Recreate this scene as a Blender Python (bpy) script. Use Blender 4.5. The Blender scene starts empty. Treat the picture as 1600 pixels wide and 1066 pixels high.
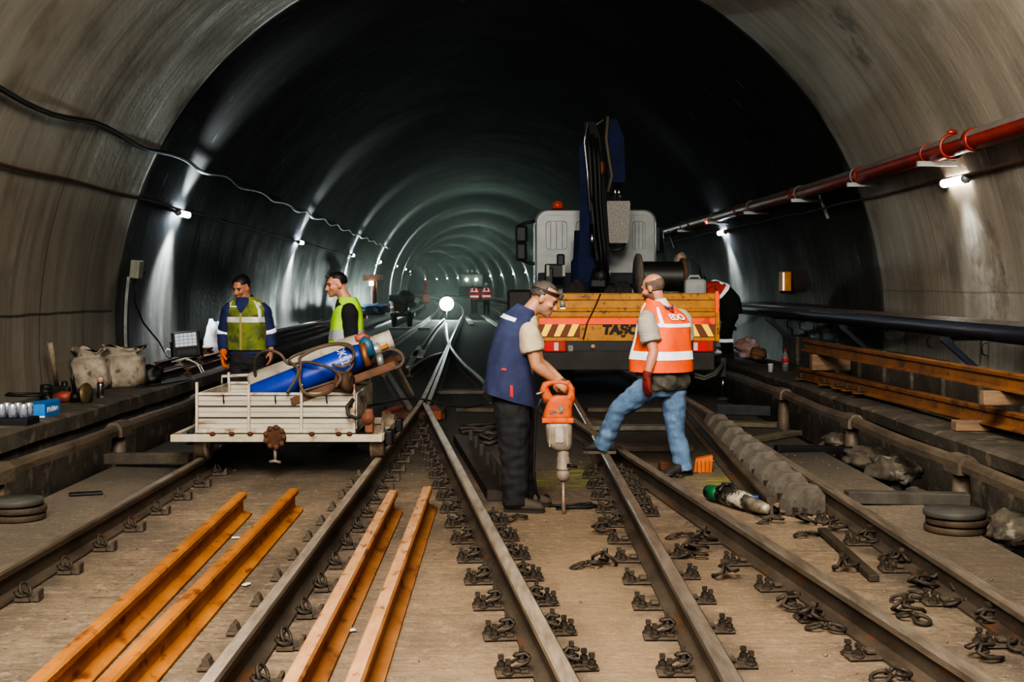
import bpy, bmesh, math, random
from mathutils import Vector as V, Matrix, noise
random.seed(7)
sc = bpy.context.scene
COL = sc.collection
F = 2000.0; CX = 797.0; HY = 446.0; EYE = 1.62
def P(px, py, Y): return V(((px-CX)*Y/F, Y, EYE-(py-HY)*Y/F))
def G(px, py, z=0.0):
    Y = F*(EYE-z)/(py-HY); return V(((px-CX)*Y/F, Y, z))
def cl(Y):                                   # how far the tunnel's axis has swung to the left at depth Y
    a = 0.0
    if Y > 16: a -= .026*(Y-16)*min(1, (Y-16)/6+.3)
    if Y > 60: a -= (Y-60)**2/2000
    return a
TX, TZ, TR = -.13, 1.07, 5.05                # tunnel circle
def wall_x(z, side): return TX+side*math.sqrt(TR*TR-(z-TZ)**2)
def wallpt(side, z, Y, off=0.0):
    ang = math.atan2(z-TZ, math.sqrt(TR*TR-(z-TZ)**2)); r = TR-off
    return V((TX+side*r*math.cos(ang)+cl(Y), Y, TZ+r*math.sin(ang)))

# ---------------------------------------------------------------- meshes
class MB:
    def __init__(s): s.v = []; s.f = []; s.m = []; s.sm = []; s.mi = 0
    def add(s, vs, fs, smooth=False):
        o = len(s.v); s.v += [V(q) for q in vs]
        for f in fs:
            s.f.append(tuple(o+i for i in f)); s.m.append(s.mi); s.sm.append(smooth)
        return s
    def bm(s, b, smooth=False):
        b.verts.index_update()
        s.add([q.co.copy() for q in b.verts], [[q.index for q in f.verts] for f in b.faces], smooth); b.free(); return s
    def box(s, c, d, R=None, bev=0):
        b = bmesh.new(); bmesh.ops.create_cube(b, size=1)
        for q in b.verts: q.co = V((q.co.x*d[0], q.co.y*d[1], q.co.z*d[2]))
        if bev: bmesh.ops.bevel(b, geom=b.edges[:], offset=bev, segments=2, affect='EDGES', profile=.5)
        for q in b.verts: q.co = (R @ q.co if R else q.co)+V(c)
        return s.bm(b)
    def bar(s, p0, p1, w, h, up=(0,0,1), bev=0):
        p0 = V(p0); p1 = V(p1); d = p1-p0
        return s.box((p0+p1)/2, (w, d.length, h), frame(d, up), bev)
    def tube(s, pts, r, n=8, closed=False, smooth=True, caps=True):
        pts = [V(p) for p in pts]; N = len(pts)
        rs = list(r) if hasattr(r, '__len__') else [r]*N
        T = []
        for i in range(N):
            a = pts[(i-1) % N] if (i > 0 or closed) else pts[i]; b = pts[(i+1) % N] if (i < N-1 or closed) else pts[i]
            t = b-a; T.append(t.normalized() if t.length > 1e-9 else V((0,0,1)))
        u = T[0].orthogonal().normalized(); vs = []
        for i in range(N):
            u = (u-T[i]*u.dot(T[i])); u = u.normalized() if u.length > 1e-6 else T[i].orthogonal().normalized()
            w = T[i].cross(u)
            for k in range(n):
                a = 2*math.pi*k/n; vs.append(pts[i]+(u*math.cos(a)+w*math.sin(a))*rs[i])
        fs = []
        for i in range(N if closed else N-1):
            j = (i+1) % N
            for k in range(n): fs.append((i*n+k, i*n+(k+1) % n, j*n+(k+1) % n, j*n+k))
        if caps and not closed: fs.append(tuple(range(n-1, -1, -1))); fs.append(tuple((N-1)*n+k for k in range(n)))
        return s.add(vs, fs, smooth)
    def ell(s, c, r, R=None, n=16, m=10):
        vs = []; c = V(c); fs = []
        for i in range(m+1):
            th = math.pi*i/m
            for k in range(n):
                a = 2*math.pi*k/n; p = V((r[0]*math.sin(th)*math.cos(a), r[1]*math.sin(th)*math.sin(a), r[2]*math.cos(th)))
                vs.append((R @ p if R else p)+c)
        for i in range(m):
            for k in range(n):
                a, b = i*n+k, i*n+(k+1) % n
                fs.append((a, a+n, b+n, b) if 0 < i < m-1 else ((a, a+n, b+n) if i == 0 else (a, a+n, b)))
        return s.add(vs, fs, True)
    def lathe(s, prof, c, axis=(0,0,1), n=20, smooth=True):
        R = frame_z(axis); c = V(c); vs = []; fs = []
        for r, z in prof:
            for k in range(n):
                a = 2*math.pi*k/n; vs.append(c+R @ V((r*math.cos(a), r*math.sin(a), z)))
        L = len(prof)
        for i in range(L-1):
            for k in range(n): fs.append((i*n+k, i*n+(k+1) % n, (i+1)*n+(k+1) % n, (i+1)*n+k))
        if prof[0][0] > 1e-4: fs.append(tuple(range(n-1, -1, -1)))
        if prof[-1][0] > 1e-4: fs.append(tuple((L-1)*n+k for k in range(n)))
        return s.add(vs, fs, smooth)
    def loft(s, rings, caps=True, smooth=True, closed=True):
        n = len(rings[0]); vs = [p for r in rings for p in r]; fs = []
        for i in range(len(rings)-1):
            for k in range(n if closed else n-1): fs.append((i*n+k, i*n+(k+1) % n, (i+1)*n+(k+1) % n, (i+1)*n+k))
        if caps: fs.append(tuple(range(n-1, -1, -1))); fs.append(tuple((len(rings)-1)*n+k for k in range(n)))
        return s.add(vs, fs, smooth)
    def sweep(s, prof, path, mats=None, caps=True):
        """profile (sideways, up) along a path, up = z; mats: material number per profile edge"""
        n = len(prof); vs = []; path = [V(p) for p in path]
        for i, p in enumerate(path):
            t = (path[min(i+1, len(path)-1)]-path[max(i-1, 0)]).normalized(); w = t.cross(V((0,0,1))).normalized(); u = w.cross(t)
            vs += [p+w*a+u*b for a, b in prof]
        for k in range(n):
            s.mi = mats[k] if mats else s.mi
            j = (k+1) % n
            s.add([], []);
        o = len(s.v); s.v += vs
        for i in range(len(path)-1):
            for k in range(n):
                j = (k+1) % n
                s.f.append((o+i*n+k, o+i*n+j, o+(i+1)*n+j, o+(i+1)*n+k)); s.m.append(mats[k] if mats else s.mi); s.sm.append(False)
        if caps:
            for fr in (tuple(o+k for k in range(n-1, -1, -1)), tuple(o+(len(path)-1)*n+k for k in range(n))):
                s.f.append(fr); s.m.append(mats[0] if mats else s.mi); s.sm.append(False)
        return s
    def mesh(s, name, mats):
        me = bpy.data.meshes.new(name); me.from_pydata([tuple(q) for q in s.v], [], s.f); me.validate()
        for m in mats: me.materials.append(m)
        if len(me.polygons) == len(s.f):
            me.polygons.foreach_set('material_index', s.m); me.polygons.foreach_set('use_smooth', s.sm)
        b = bmesh.new(); b.from_mesh(me); bmesh.ops.recalc_face_normals(b, faces=b.faces[:]); b.to_mesh(me); b.free()
        return me
    def build(s, name, mats, parent=None, label=None):
        mats = mats if isinstance(mats, (list, tuple)) else [mats]
        off = wloc(parent)
        s.v = [q-off for q in s.v]
        return link(name, s.mesh(name, mats), parent, label)
def link(name, me, parent=None, label=None):
    o = bpy.data.objects.new(name, me); COL.objects.link(o)
    if parent: o.parent = parent
    if label: o['label'] = label
    return o
def wloc(o):
    q = V((0,0,0))
    while o: q = q+o.location; o = o.parent
    return q
def frame(d, up=(0,0,1)):                    # columns side, d, up
    d = V(d).normalized(); up = V(up); s_ = d.cross(up)
    if s_.length < 1e-6: s_ = d.orthogonal()
    s_.normalize(); u = s_.cross(d); return Matrix((s_, d, u)).transposed()
def frame_z(d):
    d = V(d).normalized(); x = d.orthogonal().normalized() if abs(d.z) < .999 else V((1,0,0)); y = d.cross(x)
    return Matrix((x, y, d)).transposed()
def RZ(deg): return Matrix.Rotation(math.radians(deg), 3, 'Z')
def remesh(mb, voxel, it=3, fac=.5):
    """melt overlapping closed shapes into one continuous surface"""
    o = bpy.data.objects.new('tmp', mb.mesh('tmp', [])); COL.objects.link(o)
    r = o.modifiers.new('r', 'REMESH'); r.mode = 'VOXEL'; r.voxel_size = voxel; r.use_smooth_shade = True
    if it:
        q = o.modifiers.new('s', 'SMOOTH'); q.iterations = it; q.factor = fac
    bpy.context.view_layer.update()
    dg = bpy.context.evaluated_depsgraph_get()
    me = bpy.data.meshes.new_from_object(o.evaluated_get(dg)); old = o.data
    bpy.data.objects.remove(o); bpy.data.meshes.remove(old)
    for p in me.polygons: p.use_smooth = True
    return me
def wrinkle(me, amp, sc_, stretch=(1,1,1)):
    vs = [q.co+q.normal*amp*noise.noise(V((q.co.x*stretch[0], q.co.y*stretch[1], q.co.z*stretch[2]))*sc_) for q in me.vertices]
    for q, c in zip(me.vertices, vs): q.co = c
def from_mesh(name, me, mats, parent, label=None):
    off = wloc(parent)
    if off.length: me.transform(Matrix.Translation(-off))
    me.materials.clear()
    for m in (mats if isinstance(mats, (list, tuple)) else [mats]): me.materials.append(m)
    return link(name, me, parent, label)
def tag(o, label, cat, group=None, kind=None):
    o['label'] = label; o['category'] = cat
    if group: o['group'] = group
    if kind: o['kind'] = kind
    return o
def thing(name, label, cat, loc=(0,0,0), group=None):
    o = bpy.data.objects.new(name, None); COL.objects.link(o); o.location = loc; o.empty_display_size = .1
    return tag(o, label, cat, group)
def one(name, mb, m, label, cat, group=None): return tag(mb.build(name, m), label, cat, group)
def struct(name, mb, m): o = mb.build(name, m); o['kind'] = 'structure'; return o
def dup(root, loc, rotz=0, label=None, group=None, scale=None, rot=None):
    r = root.copy(); COL.objects.link(r); r.location = loc; r.rotation_euler = rot if rot else (0,0,rotz)
    if scale: r.scale = (scale,)*3 if not hasattr(scale, '__len__') else scale
    if label: r['label'] = label
    if group: r['group'] = group
    for ch in list(root.children):
        c = ch.copy(); COL.objects.link(c); c.parent = r
        for g in ch.children:
            d = g.copy(); COL.objects.link(d); d.parent = c
    return r
NTH = 'nearest second third fourth fifth sixth seventh eighth ninth tenth eleventh twelfth thirteenth fourteenth fifteenth sixteenth seventeenth eighteenth nineteenth twentieth'.split()
def nth(i): return NTH[i]
def text_mesh(txt, size, depth=.002, bold=0, shear=0):
    c = bpy.data.curves.new('t', 'FONT'); c.body = txt; c.size = size; c.extrude = depth; c.offset = bold; c.shear = shear; c.align_x = 'CENTER'; c.align_y = 'CENTER'
    o = bpy.data.objects.new('t', c); COL.objects.link(o); bpy.context.view_layer.update()
    me = bpy.data.meshes.new_from_object(o.evaluated_get(bpy.context.evaluated_depsgraph_get()))
    bpy.data.objects.remove(o); return me
def text_obj(txt, size, loc, right, up, m, parent, name='lettering', bold=0, shear=0, fit=None, warp=None):
    me = text_mesh(txt, size, .0015, bold, shear); r = V(right).normalized(); u = V(up).normalized(); n = r.cross(u)
    k = 1
    if fit:
        xs = [q.co.x for q in me.vertices]; k = fit/max(1e-6, max(xs)-min(xs))
    for q in me.vertices:
        p = V(loc)+r*q.co.x*k+u*q.co.y+n*q.co.z
        q.co = warp(p) if warp else p
    return from_mesh(name, me, m, parent)

# ---------------------------------------------------------------- materials
def lin(c): return tuple((x/255/12.92 if x/255 <= .04045 else ((x/255+.055)/1.055)**2.4) for x in c)+(1,)
_M = {}
def nd(nt, t, **k):
    n = nt.nodes.new(t)
    for a, b in k.items():
        if a in n.inputs: n.inputs[a].default_value = b
        else: setattr(n, a, b)
    return n
def M(name, c1, c2=None, sc_=8, rough=.6, metal=0, bump=0, bsc=40, st=(1,1,1), emit=0, ecol=None, lo=.35, hi=.65, alpha=1, trans=0, c3=None, sc3=30):
    if name in _M: return _M[name]
    m = bpy.data.materials.new(name); m.use_nodes = True; nt = m.node_tree; B = nt.nodes['Principled BSDF']; L = nt.links.new
    B.inputs['Base Color'].default_value = lin(c1); B.inputs['Roughness'].default_value = rough; B.inputs['Metallic'].default_value = metal
    tc = mp = None
    if c2 or bump:
        tc = nd(nt, 'ShaderNodeTexCoord'); mp = nd(nt, 'ShaderNodeMapping'); mp.inputs['Scale'].default_value = st; L(tc.outputs['Object'], mp.inputs['Vector'])
    if c2:
        n = nd(nt, 'ShaderNodeTexNoise', Scale=sc_, Detail=6.0, Roughness=.65); L(mp.outputs[0], n.inputs['Vector'])
        r = nd(nt, 'ShaderNodeMapRange'); r.inputs[1].default_value = lo; r.inputs[2].default_value = hi; L(n.outputs['Fac'], r.inputs[0])
        x = nd(nt, 'ShaderNodeMix', data_type='RGBA'); x.inputs[6].default_value = lin(c1); x.inputs[7].default_value = lin(c2); L(r.outputs[0], x.inputs[0])
        out = x.outputs[2]
        if c3:
            n3 = nd(nt, 'ShaderNodeTexNoise', Scale=sc3, Detail=4.0); L(mp.outputs[0], n3.inputs['Vector'])
            r3 = nd(nt, 'ShaderNodeMapRange'); r3.inputs[1].default_value = .58; r3.inputs[2].default_value = .68; L(n3.outputs['Fac'], r3.inputs[0])
            y = nd(nt, 'ShaderNodeMix', data_type='RGBA'); L(r3.outputs[0], y.inputs[0]); L(out, y.inputs[6]); y.inputs[7].default_value = lin(c3); out = y.outputs[2]
        L(out, B.inputs['Base Color'])
    if bump:
        n2 = nd(nt, 'ShaderNodeTexNoise', Scale=bsc, Detail=5.0); L(mp.outputs[0], n2.inputs['Vector'])
        b = nd(nt, 'ShaderNodeBump', Strength=bump, Distance=.02); L(n2.outputs['Fac'], b.inputs['Height']); L(b.outputs[0], B.inputs['Normal'])
    if emit:
        B.inputs['Emission Color'].default_value = lin(ecol or c1); B.inputs['Emission Strength'].default_value = emit
    if trans: B.inputs['Transmission Weight'].default_value = trans
    _M[name] = m; return m
RAIL = M('worn_rail_steel', (98,87,74), (66,57,48), 6, .65, .15, .2, 60, st=(1,.3,1), c3=(104,72,50), sc3=9)
RTOP = M('rail_running_top', (186,172,154), (136,122,106), 7, .45, .25, .12, 40, st=(3,.4,3))
RUST = M('orange_rust', (192,128,56), (160,98,40), 5, .75, 0, .3, 50, st=(1,.5,1), c3=(120,66,28), sc3=11)
RUSTL = M('pale_orange_rust', (204,162,122), (184,134,90), 6, .75, 0, .3, 50, st=(2,.6,2), c3=(128,84,56), sc3=12)
RUSTD = M('dark_rust', (104,62,36), (66,44,32), 9, .8, .1, .3, 60)
CLIP = M('clip_steel', (80,71,61), (54,48,41), 14, .6, .2, .25, 90)
PLATE = M('base_plate_steel', (104,92,78), (78,68,58), 12, .7, .15, .3, 70)
BLACK = M('black_plastic', (22,22,23), (30,29,28), 10, .5)
DARK = M('dark_steel', (42,42,43), (30,29,29), 9, .5, .4)
GREY = M('grey_steel', (128,128,126), (100,98,94), 9, .5, .3)
WHITE = M('white_paint', (205,204,198), (188,186,178), 6, .45)
WOOD = M('weathered_wood', (150,118,86), (112,84,60), 7, .8, 0, .3, 40, st=(.3,3,3))
REFL = M('reflective_tape', (236,238,242), (205,208,212), 25, .35, emit=.22)  # faint emission stands in for light the tape throws back
CHROME = M('chrome', (200,200,200), rough=.15, metal=1)
RUBBER = M('rubber_hose', (40,36,33), (58,50,44), 12, .6)
# ================================================================ camera, light
cam = bpy.data.cameras.new('camera'); co = bpy.data.objects.new('camera', cam); COL.objects.link(co)
co.location = (0,0,EYE); co.rotation_euler = (math.pi/2,0,0); cam.sensor_width = 36; cam.lens = 36*F/1600
cam.shift_x = (800-CX)/1600; cam.shift_y = (HY-533)/1600; cam.clip_end = 600; cam.clip_start = .1; sc.camera = co
w = bpy.data.worlds.new('world'); sc.world = w; w.use_nodes = True
w.node_tree.nodes['Background'].inputs[0].default_value = (.5,.55,.6,1); w.node_tree.nodes['Background'].inputs[1].default_value = .02
vs_ = nd0 = w.node_tree.nodes.new('ShaderNodeVolumeScatter'); vs_.inputs['Density'].default_value = .0011; vs_.inputs['Anisotropy'].default_value = .75; vs_.inputs['Color'].default_value = (.82,.95,.88,1)
w.node_tree.links.new(vs_.outputs[0], w.node_tree.nodes['World Output'].inputs['Volume'])
for a_, b_ in (('max_bounces',5),('diffuse_bounces',3),('glossy_bounces',2),('transmission_bounces',4),('volume_bounces',0),('adaptive_threshold',.05)): setattr(sc.cycles, a_, b_)
sc.view_settings.view_transform = 'AgX'; sc.view_settings.look = 'AgX - High Contrast'; sc.view_settings.exposure = 0.5
def area(name, loc, to, size, power, col, sy=None, spread=180):
    l = bpy.data.lights.new(name, 'AREA'); l.energy = power; l.color = col; l.size = size; l.spread = math.radians(spread)
    if sy: l.shape = 'RECTANGLE'; l.size_y = sy
    o = bpy.data.objects.new(name, l); COL.objects.link(o); o.location = loc
    o.rotation_euler = (V(to)-V(loc)).to_track_quat('-Z', 'Y').to_euler(); return o
def point(name, loc, power, col, r=.3):
    l = bpy.data.lights.new(name, 'POINT'); l.energy = power; l.color = col; l.shadow_soft_size = r
    o = bpy.data.objects.new(name, l); COL.objects.link(o); o.location = loc; return o
WARM = (1, .92, .82)
area('work_light_above_camera', (-.6,2.2,5.4), (.1,9.5,0), 3.0, 640, WARM, 2.2)
area('fill_light_behind_camera', (-1.6,-2.5,4.2), (0,12,1.0), 2.4, 280, (1,.92,.82), 1.6)  # weak fill, an unseen lamp added behind the camera
area('fill_light_on_right_wall', (1.2,6.0,4.6), (4.6,14.5,3.0), 1.2, 150, (1,.93,.84), 1.2, 110)  # unseen fill lamp aimed at the near right wall
area('fill_light_on_left_wall', (-1.2,6.0,4.6), (-4.9,14.5,2.4), 1.2, 80, (1,.92,.82), 1.2, 110)  # unseen fill lamp aimed at the near left wall
for i, y in enumerate((60,76,94,116,140,168,200,230)):  # invisible point lamps added for a greenish ambient far down the tunnel
    point('far_green_fill', (cl(y),y,4.2), 110 if i < 3 else 90, (.72,1,.9), .4)

# ================================================================ tunnel lining
def lining_material():
    m = bpy.data.materials.new('tunnel_concrete'); m.use_nodes = True; nt = m.node_tree; B = nt.nodes['Principled BSDF']; L = nt.links.new
    tc = nd(nt, 'ShaderNodeTexCoord'); sep = nd(nt, 'ShaderNodeSeparateXYZ'); L(tc.outputs['Object'], sep.inputs[0])
    def noi(scale, st, det=6.0):
        mp = nd(nt, 'ShaderNodeMapping'); mp.inputs['Scale'].default_value = st; L(tc.outputs['Object'], mp.inputs[0])
        n = nd(nt, 'ShaderNodeTexNoise', Scale=scale, Detail=det, Roughness=.62); L(mp.outputs[0], n.inputs['Vector']); return n.outputs['Fac']
    def rng(x, a, b, c=0.0, d=1.0, smooth=True):
        r = nd(nt, 'ShaderNodeMapRange'); r.interpolation_type = 'SMOOTHSTEP' if smooth else 'LINEAR'
        for i, q in zip((1,2,3,4), (a,b,c,d)): r.inputs[i].default_value = q
        L(x, r.inputs[0]); return r.outputs[0]
    def mth(op, a, b=None):
        n = nd(nt, 'ShaderNodeMath', operation=op)
        for i, q in enumerate((a, b)):
            if q is None: continue
            if isinstance(q, (int, float)): n.inputs[i].default_value = q
            else: L(q, n.inputs[i])
        return n.outputs[0]
    def mix(f, a, b):
        n = nd(nt, 'ShaderNodeMix', data_type='RGBA')
        if isinstance(f, float): n.inputs[0].default_value = f
        else: L(f, n.inputs[0])
        for i, q in ((6,a),(7,b)):
            if isinstance(q, tuple): n.inputs[i].default_value = lin(q)
            else: L(q, n.inputs[i])
        return n.outputs[2]
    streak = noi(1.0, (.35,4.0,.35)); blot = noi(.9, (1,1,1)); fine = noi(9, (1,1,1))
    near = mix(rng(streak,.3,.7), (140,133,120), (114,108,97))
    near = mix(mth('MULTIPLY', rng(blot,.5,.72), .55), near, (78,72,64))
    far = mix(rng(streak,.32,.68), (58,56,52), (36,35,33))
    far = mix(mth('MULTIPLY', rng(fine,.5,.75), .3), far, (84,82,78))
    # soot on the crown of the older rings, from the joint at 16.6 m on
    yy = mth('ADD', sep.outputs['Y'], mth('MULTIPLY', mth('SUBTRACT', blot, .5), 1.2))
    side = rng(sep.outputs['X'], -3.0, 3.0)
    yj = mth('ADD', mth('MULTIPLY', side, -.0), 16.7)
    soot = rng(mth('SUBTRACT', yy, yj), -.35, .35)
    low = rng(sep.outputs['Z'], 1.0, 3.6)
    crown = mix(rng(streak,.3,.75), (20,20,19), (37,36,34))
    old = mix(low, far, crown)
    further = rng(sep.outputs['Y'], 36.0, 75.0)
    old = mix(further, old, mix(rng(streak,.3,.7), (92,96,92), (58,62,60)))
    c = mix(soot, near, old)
    # scrapes and lime streaks
    scr = noi(2.2, (1.0,5.0,.55), 2.0); c = mix(mth('MULTIPLY', rng(scr,.70,.76), .45), c, (150,150,146))
    def spot(p, r, col, amt):
        nonlocal c
        d = nd(nt, 'ShaderNodeVectorMath', operation='DISTANCE'); L(tc.outputs['Object'], d.inputs[0]); d.inputs[1].default_value = p
        k = mth('MULTIPLY', rng(mth('ADD', d.outputs['Value'], mth('MULTIPLY', mth('SUBTRACT', fine, .5), r*2.2)), 0.0, r, 1.0, 0.0), amt); c = mix(k, c, col)
    spot(tuple(wallpt(1, 1.95, 12.9)), .55, (74,62,50), .75); spot(tuple(wallpt(1, 1.5, 12.6)), .4, (82,70,58), .6)
    spot(tuple(wallpt(1, 4.45, 13.6)), .42, (66,62,56), .8); spot(tuple(wallpt(1, 4.15, 13.9)), .3, (66,62,56), .8)
    spot(tuple(wallpt(-1, 1.75, 15.1)), .16, (168,84,48), .6); spot(tuple(wallpt(1, 1.5, 15.2)), .5, (88,76,62), .5)
    def seam(out_, at, w_, x_lo, x_hi, y_hi, amt):
        nonlocal c
        k = rng(mth('ABSOLUTE', mth('SUBTRACT', mth('ADD', sep.outputs[out_], mth('MULTIPLY', mth('SUBTRACT', blot, .5), .06)), at)), w_*.5, w_, 1.0, 0.0)
        k = mth('MULTIPLY', mth('MULTIPLY', k, mth('LESS_THAN', sep.outputs['Y'], y_hi)), mth('MULTIPLY', mth('GREATER_THAN', sep.outputs['X'], x_lo), mth('LESS_THAN', sep.outputs['X'], x_hi)))
        c = mix(mth('MULTIPLY', k, amt), c, (40,36,32))
    seam('Z', 1.30, .020, -9.0, -3.0, 16.4, .8); seam('Y', 13.9, .016, -9.0, -2.0, 16.4, .7); seam('Y', 15.3, .016, -9.0, 0.0, 16.4, .5); seam('Y', 14.3, .014, 0.0, 9.0, 16.4, .6); seam('Z', 1.55, .014, 4.0, 9.0, 40.0, .35)
    L(c, B.inputs['Base Color'])
    hi_ = mth('MULTIPLY', soot, low); L(mth('ADD', rng(blot,.3,.7,.42,.58), mth('MULTIPLY', hi_, .4)), B.inputs['Roughness']); L(mth('SUBTRACT', .4, mth('MULTIPLY', hi_, .28)), B.inputs['Specular IOR Level'])
    b = nd(nt, 'ShaderNodeBump', Strength=.25, Distance=.03); L(mth('ADD', fine, mth('MULTIPLY', streak, 2.0)), b.inputs['Height']); L(b.outputs[0], B.inputs['Normal'])
    return m
LIN = lining_material()
JOINTS = [3.6, 16.6, 29.8, 43, 56, 69, 82, 95, 108, 121, 134, 147, 160, 173, 186, 199, 212, 225, 238]
def lining(name, a0, a1, na):
    ys = []
    y = -6.0
    for j in JOINTS:
        k = max(2, int((j-.12-y)/1.6))
        ys += [(y+(j-.12-y)*i/k, .10*i/k) for i in range(k+1)] + [(j-.05,.10), (j-.03,-.05), (j+.03,-.05), (j+.05,0)]
        y = j+.1
    ys += [(y+i*2.0, 0) for i in range(12)]
    mb = MB(); rings = []
    for yy, dr in ys:
        rings.append([V((TX+(TR-dr*.8)*math.cos(a)+cl(yy), yy, TZ+(TR-dr*.8)*math.sin(a))) for a in (math.radians(a0+(a1-a0)*i/na) for i in range(na+1))])
    mb.loft(rings, caps=False, smooth=True, closed=False)
    o = struct(name, mb, LIN)
    # interior faces
    return o
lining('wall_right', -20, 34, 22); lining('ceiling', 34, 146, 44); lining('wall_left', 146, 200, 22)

# ================================================================ ground
def ground_material():
    m = bpy.data.materials.new('track_slab'); m.use_nodes = True; nt = m.node_tree; B = nt.nodes['Principled BSDF']; L = nt.links.new
    tc = nd(nt, 'ShaderNodeTexCoord'); sep = nd(nt, 'ShaderNodeSeparateXYZ'); L(tc.outputs['Object'], sep.inputs[0])
    def noi(scale, st, det=7.0):
        mp = nd(nt, 'ShaderNodeMapping'); mp.inputs['Scale'].default_value = st; L(tc.outputs['Object'], mp.inputs[0])
        n = nd(nt, 'ShaderNodeTexNoise', Scale=scale, Detail=det, Roughness=.66); L(mp.outputs[0], n.inputs['Vector']); return n.outputs['Fac']
    def rng(x, a, b, c=0.0, d=1.0):
        r = nd(nt, 'ShaderNodeMapRange')
        for i, q in zip((1,2,3,4), (a,b,c,d)): r.inputs[i].default_value = q
        L(x, r.inputs[0]); return r.outputs[0]
    def mix(f, a, b):
        n = nd(nt, 'ShaderNodeMix', data_type='RGBA'); L(f, n.inputs[0])
        for i, q in ((6,a),(7,b)):
            if isinstance(q, tuple): n.inputs[i].default_value = lin(q)
            else: L(q, n.inputs[i])
        return n.outputs[2]
    def mul(a, b):
        n = nd(nt, 'ShaderNodeMath', operation='MULTIPLY')
        for i, q in enumerate((a, b)):
            if isinstance(q, float): n.inputs[i].default_value = q
            else: L(q, n.inputs[i])
        return n.outputs[0]
    big = noi(.8, (1,1,1)); grain = noi(3.2, (1.0,7.0,1)); fine = noi(26, (1,1,1)); speck = noi(60, (1,1,1), 2.0)
    c = mix(rng(big,.36,.64), (158,138,112), (116,102,86))
    c = mix(mul(rng(grain,.46,.66), .6), c, (96,86,74))
    c = mix(mul(rng(fine,.50,.64), .55), c, (84,72,60))
    mid = noi(2.6, (1,1,1)); c = mix(mul(rng(mid,.54,.66), .5), c, (86,76,66)); pit = noi(11, (1,1,1), 3.0); c = mix(mul(rng(pit,.56,.64), .5), c, (176,158,132))
    # rust dust between the middle rails, grey dust on the far sides
    ax = nd(nt, 'ShaderNodeMath', operation='ABSOLUTE'); sb = nd(nt, 'ShaderNodeMath', operation='SUBTRACT'); L(sep.outputs['X'], sb.inputs[0]); sb.inputs[1].default_value = .55; L(sb.outputs[0], ax.inputs[0])
    c = mix(mul(mul(rng(ax.outputs[0], .2, 1.6, 1.0, 0.0), rng(sep.outputs['Y'], 10.5, 7.0, 0.0, 1.0)), .5), c, (164,138,108))
    c = mix(mul(rng(sep.outputs['X'], 1.9, 2.8), .55), c, (104,98,86))
    c = mix(mul(rng(sep.outputs['X'], -2.2, -3.0), .6), c, (100,95,86))
    for a_, b_ in ((-2.61,0),(-1.115,0),(.83,0),(2.31,0),(.767,-.1145),(2.313,-.1157)):
        m1 = nd(nt, 'ShaderNodeMath', operation='MULTIPLY_ADD'); L(sep.outputs['Y'], m1.inputs[0]); m1.inputs[1].default_value = -b_; L(sep.outputs['X'], m1.inputs[2])
        m2 = nd(nt, 'ShaderNodeMath', operation='SUBTRACT'); L(m1.outputs[0], m2.inputs[0]); m2.inputs[1].default_value = a_
        m3 = nd(nt, 'ShaderNodeMath', operation='ABSOLUTE'); L(m2.outputs[0], m3.inputs[0])
        c = mix(mul(mul(rng(m3.outputs[0], .08, .36, 1.0, 0.0), rng(mid, .40, .58)), .75), c, (82,74,66))
    c = mix(rng(sep.outputs['Y'], 9.4, 12.8), c, mix(rng(grain,.4,.6), (66,60,53), (42,39,36)))  # sooty dust, and light falloff painted in: slab darkens with depth
    for (px_, py_, r_) in ((880,752,.5),(945,735,.4),(1150,752,.5),(905,740,.35)):
        d = nd(nt, 'ShaderNodeVectorMath', operation='DISTANCE'); L(tc.outputs['Object'], d.inputs[0]); d.inputs[1].default_value = tuple(G(px_,py_))
        c = mix(mul(mul(rng(d.outputs['Value'], r_*.4, r_, 1.0, 0.0), rng(grain,.5,.56)), .75), c, (158,164,52))
    c = mix(mul(rng(speck,.63,.68), .6), c, (190,182,168))
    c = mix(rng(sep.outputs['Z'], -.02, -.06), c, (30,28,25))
    L(c, B.inputs['Base Color']); B.inputs['Roughness'].default_value = .85
    b = nd(nt, 'ShaderNodeBump', Strength=.6, Distance=.02)
    ad = nd(nt, 'ShaderNodeMath', operation='ADD'); L(grain, ad.inputs[0]); L(fine, ad.inputs[1]); L(ad.outputs[0], b.inputs['Height']); L(b.outputs[0], B.inputs['Normal'])
    return m
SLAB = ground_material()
CONC = M('bench_concrete', (96,88,76), (66,60,53), 3, .85, 0, .4, 30, c3=(120,110,94), sc3=5)
YS = [-1+i*.5 for i in range(50)]+[24+i*3 for i in range(76)]
def run(prof, ys=YS, jit=0):
    mb = MB(); rings = []
    for y in ys:
        rings.append([V((x+cl(y)+(jit*noise.noise(V((x*3,y*1.7,z*3))) if jit else 0), y, z+(jit*.6*noise.noise(V((x*3+9,y*1.3,5)))) if jit else z)) for x, z in prof])
    mb.loft(rings, caps=False, smooth=False, closed=False); return mb
xs = [-3.55]+[-3.40+i*.34 for i in range(19)]+[3.05]
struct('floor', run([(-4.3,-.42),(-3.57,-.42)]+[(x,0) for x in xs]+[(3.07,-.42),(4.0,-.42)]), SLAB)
struct('trim_1', run([(-5.4,.42),(-4.14,.42),(-4.08,.40),(-4.08,.27),(-4.13,.25),(-4.15,-.44)], jit=.02), CONC)
struct('trim_2', run([(3.95,-.44),(3.93,.14),(3.86,.16),(3.84,.27),(3.90,.30),(5.3,.30)], jit=.02), CONC)

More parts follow.
